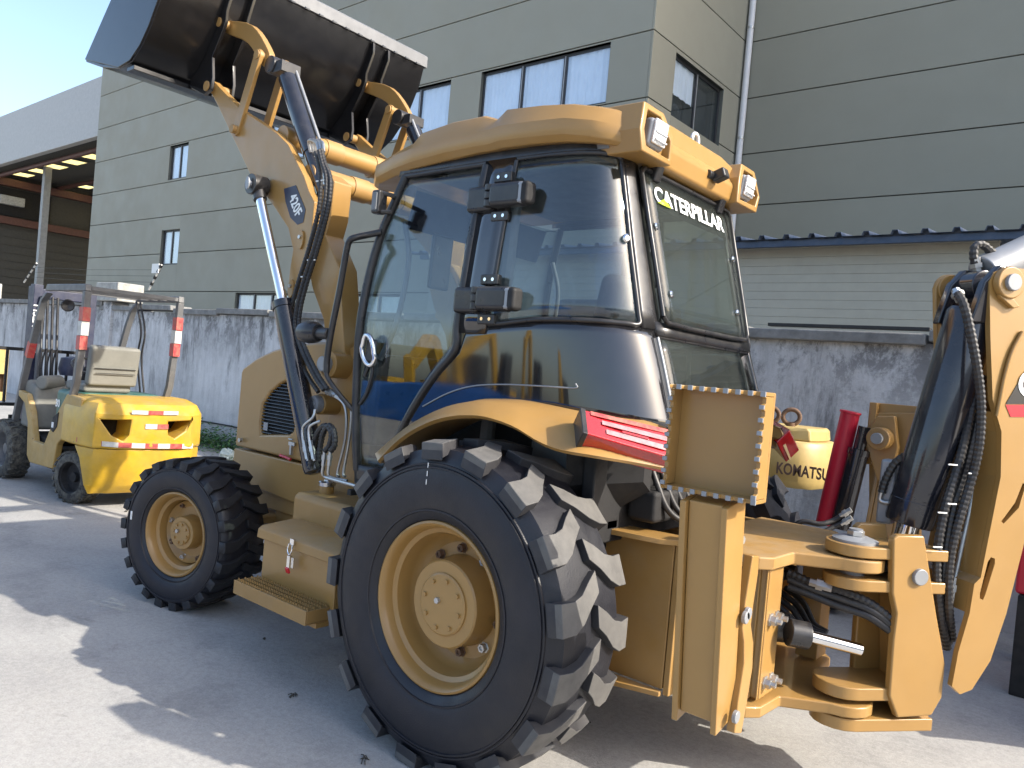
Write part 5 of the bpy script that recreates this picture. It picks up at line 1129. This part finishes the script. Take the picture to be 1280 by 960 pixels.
# ================================================================== FORKLIFT
fk = thing('forklift', 'yellow forklift with grey overhead guard and red-white tape by the wall', 'forklift', (6, -.1, 0))
YL, YR, YM = .37, -.58, -.105
def fplan(z, ins, x0, xe=5.62, YR=-.70):
    return [V(xe, YL-ins, z), V(min(5.28, xe-.02), YL-ins, z), V(5.06+ins, YL-.05-ins, z), V(x0+.035+ins, YL-.20, z), V(x0+ins, YM, z), V(x0+.035+ins, YR+.20, z), V(5.06+ins, YR+.05+ins, z), V(min(5.28, xe-.02), YR+ins, z), V(xe, YR+ins, z)]
lw = MB().loft([fplan(.14, .05, 4.98, 5.12), fplan(.22, .02, 4.94, 5.14), fplan(.45, .0, 4.92, 5.22), fplan(.548, .0, 4.92, 5.34)]).build('lower_counterweight', 'lift_yellow', fk, .012, sharp=30, seg=3)
cw = MB().loft([fplan(.55, .0, 4.92), fplan(.57, -.012, 4.905), fplan(.86, -.008, 4.91), fplan(.95, .03, 4.95), fplan(.99, .09, 5.02)]).build('counterweight', 'lift_yellow', fk, .03, sharp=30, seg=4)
for vp in (((136, 527), (169, 526), (166, 545), (158, 553), (146, 546)), ((214, 528), (244, 527), (236, 540), (222, 549), (214, 545))):
    cut(cw, MB().prism([at(x_, y_, X=4.86) for x_, y_ in vp], (.42, 0, 0)))
MB().bb(5.2, 5.5, YR+.1, YL-.1, .6, .9).build('radiator', 'hollow', fk)
for (xa, ya, xb, yb) in ((205, 582, 217, 598),):
    a = at(xa, ya, X=4.93); b_ = at(xb, yb, X=4.93); cut(lw, MB().bb(4.8, 5.05, min(a.y, b_.y), max(a.y, b_.y), min(a.z, b_.z), max(a.z, b_.z)))
def tape(px0, px1, py, n, h, first='tape_red'):
    for i in range(n):
        a = px0+(px1-px0)*i/n; b_ = px0+(px1-px0)*(i+1)/n; m_ = ('tape_red', 'tape_white')[(i+(first != 'tape_red')) % 2]
        pa_, pb_ = at(a, py+(a-px0)*.02, X=4.9), at(b_, py+(b_-px0)*.02, X=4.9)
        def xs(y):   # the rear skin of the counterweight
            pl = fplan(.7, -.012, 4.905); return min(p.x+(q.x-p.x)*(y-p.y)/(q.y-p.y) for p, q in zip(pl, pl[1:]) if (p.y-y)*(q.y-y) <= 0 and p.y != q.y)
        MB().prism([V(xs(pa_.y)-.004, pa_.y, pa_.z), V(xs(pb_.y)-.004, pb_.y, pb_.z), V(xs(pb_.y)-.004, pb_.y, pb_.z-h), V(xs(pa_.y)-.004, pa_.y, pa_.z-h)], (.003, 0, 0)).build('reflective_tape', m_, fk)
tape(118, 245, 553, 8, .045); tape(166, 224, 513, 3, .036, 'w'); tape(182, 211, 530, 2, .045, 'w')
# side body with step well
sbp = [(85, 492), (100, 500), (112, 520), (118, 556), (112, 600)]
body = [V(5.60, YL-.005, .985), V(5.28, YL-.005, .97), V(5.25, YL-.005, .56), V(5.62, YL-.005, .58), V(5.74, YL-.005, .50), V(5.80, YL-.005, .26), V(6.38, YL-.005, .24), V(6.46, YL-.005, .30), V(6.50, YL-.005, .62), V(6.62, YL-.005, .80), V(6.80, YL-.005, .86), V(6.80, YL-.005, .92), V(6.58, YL-.005, .90), V(6.42, YL-.005, .72), V(6.30, YL-.005, .46), V(6.05, YL-.005, .46), V(5.86, YL-.005, .72)]
MB().prism(body, (0, -.06, 0)).build('side_body', 'lift_faded', fk, .012); MB().prism([V(p.x, YR+.065, p.z) for p in body], (0, -.06, 0)).build('side_body', 'lift_faded', fk, .012)
B('frame_box', 5.75, 6.9, YR+.08, YL-.08, .22, .44, 'black_matt', fk, .01)
B('engine_cover', 5.55, 6.05, YR+.08, YL-.08, .60, 1.0, 'hood_green', fk, .04); B('foot_well', 6.05, 6.8, YR+.08, YL-.08, .441, .50, 'black_matt', fk, .01)
hdp = at(46, 530, Y=YL+.002); MB().prism([V(5.74, YL+.002, .80), V(5.86, YL+.002, .74), V(5.90, YL+.002, .62), V(5.84, YL+.002, .60), V(5.76, YL+.002, .66)], (0, -.01, 0)).build('side_handle', 'black_matt', fk, .004)
MB().box((5.84, YL+.006, .67), (.04, .006, .05)).build('side_plate', 'sticker_white', fk)
text('hood_lettering', '30', .10, frame_mat((5.98, YL-.075, .86), (-1, 0, 0), (0, 0, 1)), 'white_print', fk, .001, .002)
# overhead guard
GZ = 1.93
def post(nm, pts, wx, wy, m='guard_grey'):
    mb = MB(); rings = []
    for p in pts: p = Vector(p); rings.append([p+V(-wx/2, -wy/2, 0), p+V(wx/2, -wy/2, 0), p+V(wx/2, wy/2, 0), p+V(-wx/2, wy/2, 0)])
    return mb.loft(rings).build(nm, m, fk, .006)
for yy, nm in ((YL-.04, 0), (YR+.04, 1)):
    rp = post('guard_post', [V(5.56, yy, .96), V(5.50, yy, 1.10), V(5.44, yy, 1.60), V(5.42, yy, GZ)], .055, .06)
    post('guard_post', [V(6.95, yy, .55), V(6.78, yy, 1.05), V(6.52, yy, 1.66), V(6.42, yy, 1.84), V(6.30, yy, GZ-.02)], .055, .06)
    MB().prism([V(5.39, yy-.03, GZ), V(6.33, yy-.03, GZ), V(6.30, yy-.03, GZ+.065), V(5.40, yy-.03, GZ+.065)], (0, .06, 0)).build('guard_rail', 'guard_grey', fk, .01)
    for k_, z_ in enumerate((1.40, 1.53, 1.66)):
        MB().bb(5.398+(.02 if k_ == 0 else .01 if k_ == 1 else 0)-.006, 5.475+(.02 if k_ == 0 else .01 if k_ == 1 else 0), yy-.033, yy+.033, z_, z_+.125).build('reflective_tape', ('tape_red', 'tape_white', 'tape_red')[k_], fk)
    if nm == 0: MB().box((6.66, yy, 1.34), (.065, .066, .16), Matrix.Rotation(R(-23), 3, 'Y')).build('reflective_tape', 'tape_red', fk)
for xx in (5.42, 5.62, 5.82, 6.02, 6.27): B('guard_bar', xx-.02, xx+.02, YR+.07, YL-.07, GZ+.012, GZ+.05, 'guard_grey', fk, .004)
# working lamp, seat, wheel, console, levers
p = V(6.02, YL-.10, 1.80); MB().turn(p, (-1, .2, 0), [(0, .03), (.02, .055), (.07, .06), (.075, .05), (.06, 0)], 16, cap=False).build('work_lamp', 'black_satin', fk)
se = MB().bb(5.62, 6.05, YM-.12, YM+.32, 1.0, 1.09).build('seat', 'seat_grey', fk, .03)
mbk = MB().box((5.60, YM+.08, 1.26), (.11, .45, .38), Matrix.Rotation(R(-8), 3, 'Y')).build('backrest', 'seat_grey', se, .03, seg=3)
MB().box((5.538, YM+.08, 1.235), (.008, .38, .006)).build('seam', 'black_matt', se); MB().box((5.535, YM+.08, 1.19), (.008, .36, .006)).build('seam', 'black_matt', se)
MB().cyl((6.52, YM, .8), (6.36, YM, 1.20), .035, n=12).build('steering_column', 'black_matt', fk)
pts = [V(6.34, YM, 1.22)+Matrix.Rotation(R(-28), 3, 'Y') @ V(.155*math.cos(a), .155*math.sin(a), 0) for a in [i*math.pi/12 for i in range(25)]]; MB().tube(pts, .014, 8).build('steering_wheel', 'black_satin', fk, sharp=60)
MB().loft([[V(6.45, YL-.05, .55), V(6.85, YL-.05, .55), V(6.85, YR+.1, .55), V(6.45, YR+.1, .55)], [V(6.52, YL-.06, .98), V(6.80, YL-.06, 1.04), V(6.80, YR+.1, 1.04), V(6.52, YR+.1, .98)]]).build('dash_panel', 'seat_grey', fk, .04, seg=3)
MB().cyl((6.50, YL-.10, 1.02), (6.62, YL-.32, 1.03), .07, n=18).build('air_cleaner', 'seat_grey', fk, .02)
crm = MB().turn((6.62, YM+.06, 1.10), (0, 0, 1), [(0, .10), (.06, .12), (.18, .10), (.20, 0)], 18, cap=False).build('blue_pot', 'mast_blue', fk)
for k_ in range(3): MB().tube(smooth_path([V(6.64, YL-.16-.05*k_, 1.0), V(6.66, YL-.15-.05*k_, 1.2), V(6.62, YL-.16-.05*k_, 1.36)], 5), .009, 6).build('lever', 'black_satin', fk)
for k_ in range(4): hose('mast_hose', [V(6.9, YM+.1+.05*k_, .9), V(6.85, YM+.12+.05*k_, 1.2), V(6.95, YM+.1+.05*k_, 1.5), V(7.0, YM+.1+.05*k_, 1.9)], .014, fk)
for k_ in range(2): hose('lever_hose', [V(5.9, YR+.1+.04*k_, 1.0), V(5.95, YR+.13+.04*k_, 1.35), V(5.9, YR+.14+.04*k_, 1.62), V(6.1, YR+.12+.04*k_, 1.92)], .010, fk)
# mast and carriage
for yy in (YM+.27, YM-.27):
    B('mast_channel', 7.05, 7.16, yy-.045, yy+.045, .10, 2.02, 'mast_blue', fk, .006); B('mast_channel', 7.17, 7.26, yy-.03, yy+.03, .10, 2.0, 'mast_blue', fk, .006)
    MB().cyl((7.02, yy*.8, .2), (7.02, yy*.8, 1.9), .028, n=12).build('mast_cylinder', 'guard_grey', fk)
B('mast_tie', 7.06, 7.2, YM-.3, YM+.3, 1.88, 1.98, 'mast_blue', fk, .01); B('mast_tie', 7.06, 7.2, YM-.3, YM+.3, .9, 1.0, 'mast_blue', fk, .01)
for zz in (.70, 1.30): B('backrest_bar', 7.40, 7.45, YM-.52, YM+.62, zz, zz+.035, 'black_matt', fk, .004)
for yy in (-.5, -.2, .1, .4): B('backrest_bar', 7.41, 7.44, YM+yy-.012, YM+yy+.012, .74, 1.30, 'black_matt', fk, .003)
for yy in (YM+.28, YM-.28): MB().prism([V(7.44, yy-.05, .60), V(7.48, yy-.05, .60), V(7.48, yy-.05, .09), V(8.4, yy-.05, .07), V(8.4, yy-.05, .05), V(7.44, yy-.05, .05)], (0, .10, 0)).build('fork', 'black_matt', fk, .004)
text('mast_lettering', 'KOMATSU', .11, frame_mat((7.04, YM+.27, 1.55), (0, 0, 1), (0, 1, 0)), 'white_print', fk, .001, .001)
# forklift tyres
def ftyre(nm, c, r_, wd, toe_=0, rim_m='guard_grey'):
    mb = MB(); n = 40; pr = [(-wd/2, r_*.62), (-wd/2-.004, r_*.80), (-wd/2+.012, r_*.93), (-wd/2+.03, r_*.985), (0, r_), (wd/2-.03, r_*.985), (wd/2-.012, r_*.93), (wd/2+.004, r_*.80), (wd/2, r_*.62)]
    mb.turn((0, 0, 0), (0, 1, 0), pr, n, cap=False)
    for i in range(22):
        for sg in (1, -1):
            a = 2*math.pi*(i+(.5 if sg > 0 else 0))/22; M0 = Matrix.Rotation(a, 3, 'Y'); q = MB().box((r_*.985, sg*wd*.25, 0), (.018, wd*.42, r_*.19), Matrix.Rotation(.35*sg, 3, 'X')); mb.add([M0 @ Vector(v) for v in q.v], q.f)
    o = mb.build(nm, 'tyre_old', fk, sharp=40); o.matrix_basis = Matrix.Translation(c) @ Matrix.Rotation(toe_, 4, 'Z')
    s_ = MB().turn((0, 0, 0), (0, 1, 0), [(wd/2-.01, r_*.64), (wd/2-.02, r_*.58), (.02, r_*.52), (.02, r_*.2), (wd*.3, r_*.18), (wd*.32, 0)], 28, cap=False).build('rim', rim_m, None); s_.parent = o
    return o
ftyre('rear_tyre', V(5.46, YL-.10, .235), .235, .17, R(16), 'black_matt'); ftyre('rear_tyre', V(5.46, YR+.10, .235), .235, .17, R(16), 'black_matt')
ftyre('front_tyre', V(6.98, YL-.04, .30), .30, .20); ftyre('front_tyre', V(6.98, YR+.04, .30), .30, .20)

# ---- yellow machine at the left edge
ym = thing('yellow_machine', 'yellow machine housing with a square opening cut by the left picture edge', 'machine', (9.2, .5, 0))
a = at(12, 436, X=9.2); b_ = at(-40, 500, X=9.2)
hb = MB().bb(9.2, 9.9, a.y, a.y+.9, b_.z, a.z).build('housing', 'pale_yellow', ym, .03); c_ = at(8, 468, X=9.2); d2 = at(-2, 490, X=9.2)
cut(hb, MB().bb(9.1, 9.35, c_.y, c_.y+.22, d2.z, c_.z)); MB().bb(9.3, 9.34, c_.y-.02, c_.y+.24, d2.z-.02, c_.z+.02).build('inner_plate', 'rust', ym)
MB().bb(9.25, 9.85, a.y+.1, a.y+.8, .2, b_.z-.001).build('base', 'guard_grey', ym, .02)
for k_ in range(4): MB().bb(9.3, 9.8, a.y+.12+.18*k_, a.y+.2+.18*k_, 0, .2).build('foot', 'black_matt', ym)

# ---- small excavator between loader and wall
ex = thing('small_excavator', 'pale yellow excavator counterweight with lifting eyes behind the loader', 'excavator', (.4, -2.4, 0))
def cwp(z, ins):
    x0 = at(1026, 560, Y=-2.0).x+ins
    return [V(x0+.05, -2.55, z), V(x0, -2.3, z), V(x0+.03, -2.08+ins*.3, z), V(x0+.12, -1.97-ins, z), V(x0+.30, -1.93-ins, z), V(1.2, -1.93-ins, z), V(1.3, -2.55, z)]
MB().loft([cwp(.93, .03), cwp(.98, 0), cwp(1.20, .005), cwp(1.245, .03), cwp(1.25, .06)]).build('counterweight', 'pale_yellow', ex, .008)
MB().loft([cwp(1.252, .06), cwp(1.32, .07), cwp(1.34, .09)]).build('engine_hood', 'pale_yellow', ex, .01)
for px_, py_ in ((962, 533), (988, 535)):
    p = at(px_, py_, Y=-2.15); pts = [V(p.x+.052*math.cos(q_), p.y+.02*math.cos(q_), 1.405+.052*math.sin(q_)) for q_ in [i*math.pi/9 for i in range(19)]]
    le = MB().tube(pts, .016, 8).cyl((p.x, p.y, 1.33), (p.x, p.y, 1.365), .03, n=12).build('lifting_eye', 'rust', ex, sharp=50)
text('maker_lettering', 'KOMATSU', .105, frame_mat((at(1003, 590, Y=-1.925).x, -1.926, at(1003, 590, Y=-1.925).z), (-1, 0, .0), (0, 0, 1)), 'text_brown', ex, .001, .003, .72)
B('turntable', .0, 1.1, -2.5, -1.98, .62, .92, 'pale_blue', ex, .02)
for yy in (-1.85, -2.75):
    tk_ = MB(); pr = []
    for i in range(9): q_ = math.pi/2+math.pi*i/8; pr.append(V(-.30+.25*math.cos(q_), 0, .27+.25*math.sin(q_)))
    for i in range(9): q_ = -math.pi/2+math.pi*i/8; pr.append(V(1.6+.25*math.cos(q_), 0, .27+.25*math.sin(q_)))
    MB().prism([V(p.x, yy-.15, p.z) for p in pr], (0, .30, 0)).build('track', 'black_matt', ex, .01)
B('track_frame', -.25, 1.5, -2.6, -2.0, .35, .60, 'pale_blue', ex, .02)
hm = MB().loft([[V(.9, -1.98, 1.30), V(2.0, -1.98, 1.30), V(2.0, -2.6, 1.30), V(.9, -2.6, 1.30)], [V(1.0, -2.02, 2.2), V(1.9, -2.02, 2.2), V(1.9, -2.56, 2.2), V(1.0, -2.56, 2.2)]]).build('cab', 'frame_dark', ex, .04)

# ---- low red and grey skid at the right edge
SX = at(1264, 720, Y=-1.9).x
sk = thing('steel_skid', 'grey topped dark red steel skid behind the backhoe boom', 'skid', (-2.3, -2.2, 0))
B('deck', -2.9, SX, -2.9, -1.9, .84, 1.10, 'pin_grey', sk, .02); B('frame', -2.88, SX-.02, -2.88, -1.92, .56, .839, 'red_tube', sk, .02)
for x_ in (-2.8, SX-.14):
    for y_ in (-2.8, -2.0): B('leg', x_, x_+.1, y_, y_+.1, 0, .559, 'black_matt', sk, .006)

# ---- litter on the concrete
for i, (px_, py_, s_) in enumerate(((366, 871, .028), (455, 951, .034), (735, 905, .014), (158, 640, .02), (330, 800, .010))):
    p = at(px_, py_, Z=0); mb = MB()
    for k_ in range(5):
        a = random.uniform(0, 6.28); q = p+V(random.uniform(-s_, s_)*.6, random.uniform(-s_, s_)*.6, .006); mb.tube([q-V(math.cos(a), math.sin(a), .3)*s_*.5, q+V(0, 0, .006), q+V(math.cos(a), math.sin(a), 0)*s_*.5], .0025, 5)
    o = mb.build('dry_litter', 'twig'); o.location = (0, 0, 0)
    tag(o, ('small scrap of dry twigs on shaded concrete below the step', 'dry twig scrap on concrete at the bottom, left of the big rear tyre', 'tiny dark crumb on the ground right of the rear tyre', 'small scrap on the ground behind the forklift', 'tiny crumb on shaded concrete between the two left wheels')[i], 'litter')

# ================================================================== the yard behind the camera (seen in the cab glass)
tp = thing('tarped_stack', 'stack of goods under a blue tarpaulin opposite the loader', 'tarpaulin', (5, 8, 0))
MB().grid(lambda u, v: V(0+11*u, 6.6+1.6*v, 1.42*min(1, 6*min(u, 1-u, v+.0, 1-v+.03))**.5+.12*math.sin(u*17+v*5)*math.sin(v*9+u*3)+.02), 60, 16).build('sheet', 'blue_tarp', tp, closed=False)
def yard_excavator(x, y, h, rot, label):
    r_ = thing('yard_excavator', label, 'excavator', (x, y, 0), 'excavators lined up opposite the loader')
    def T(mb, nm, m): 
        o = mb.build(nm, m, None, .03); o.parent = r_; o.location = (0, 0, 0)
    T(MB().bb(-1.3, 1.3, -1.1, -.6, 0, .8), 'track', 'black_matt'); T(MB().bb(-1.3, 1.3, .6, 1.1, 0, .8), 'track', 'black_matt')
    T(MB().bb(-1.2, 1.0, -1.1, 1.1, .85, 1.7), 'house', 'lift_yellow'); T(MB().bb(.1, 1.2, -1.1, -.1, 1.0, 2.7), 'cab', 'window_dark')
    T(MB().prism([V(.6, .1, 1.5), V(1.9, .1, h), V(2.4, .1, h+.2), V(3.6, .1, h-.9), V(3.5, .1, h-1.15), V(2.3, .1, h-.25), V(1.1, .1, 1.3)], (0, .35, 0)), 'boom', 'lift_yellow')
    T(MB().prism([V(3.7, .12, h-.7), V(3.5, .12, h-.6), V(2.9, .12, .5), V(3.1, .12, .5)], (0, .3, 0)), 'stick', 'lift_yellow')
    r_.matrix_basis = Matrix.Translation((x, y, 0)) @ Matrix.Rotation(rot, 4, 'Z')
for i in range(5): yard_excavator(3.5+4.2*i, 17+.6*(i % 2), 3.0+.35*((i*2) % 3), R(250+14*(i % 3)), ('excavator nearest the tarpaulin end of the yard row', 'second excavator of the yard row', 'middle excavator of the yard row', 'fourth excavator of the yard row', 'last excavator of the yard row')[i])
yb = thing('yard_warehouse', 'long pale warehouse closing the yard behind the viewer', 'warehouse', (-26, 8, 0))
B('wall', -27, -26, -2, 34, 0, 6.5, 'pale_plaster', yb, 0); B('roof', -27.4, -25.6, -2.3, 34.3, 6.5, 6.8, 'roof_blue', yb, .02)
for i in range(6): B('window', -25.99, -25.95, 0+5.5*i, 2.4+5.5*i, 2.2, 4.4, 'window_dark', yb, 0)
B('door_leaf', -25.985, -25.94, 3.0, 5.0, 0, 3.2, 'frame_light', yb, 0)
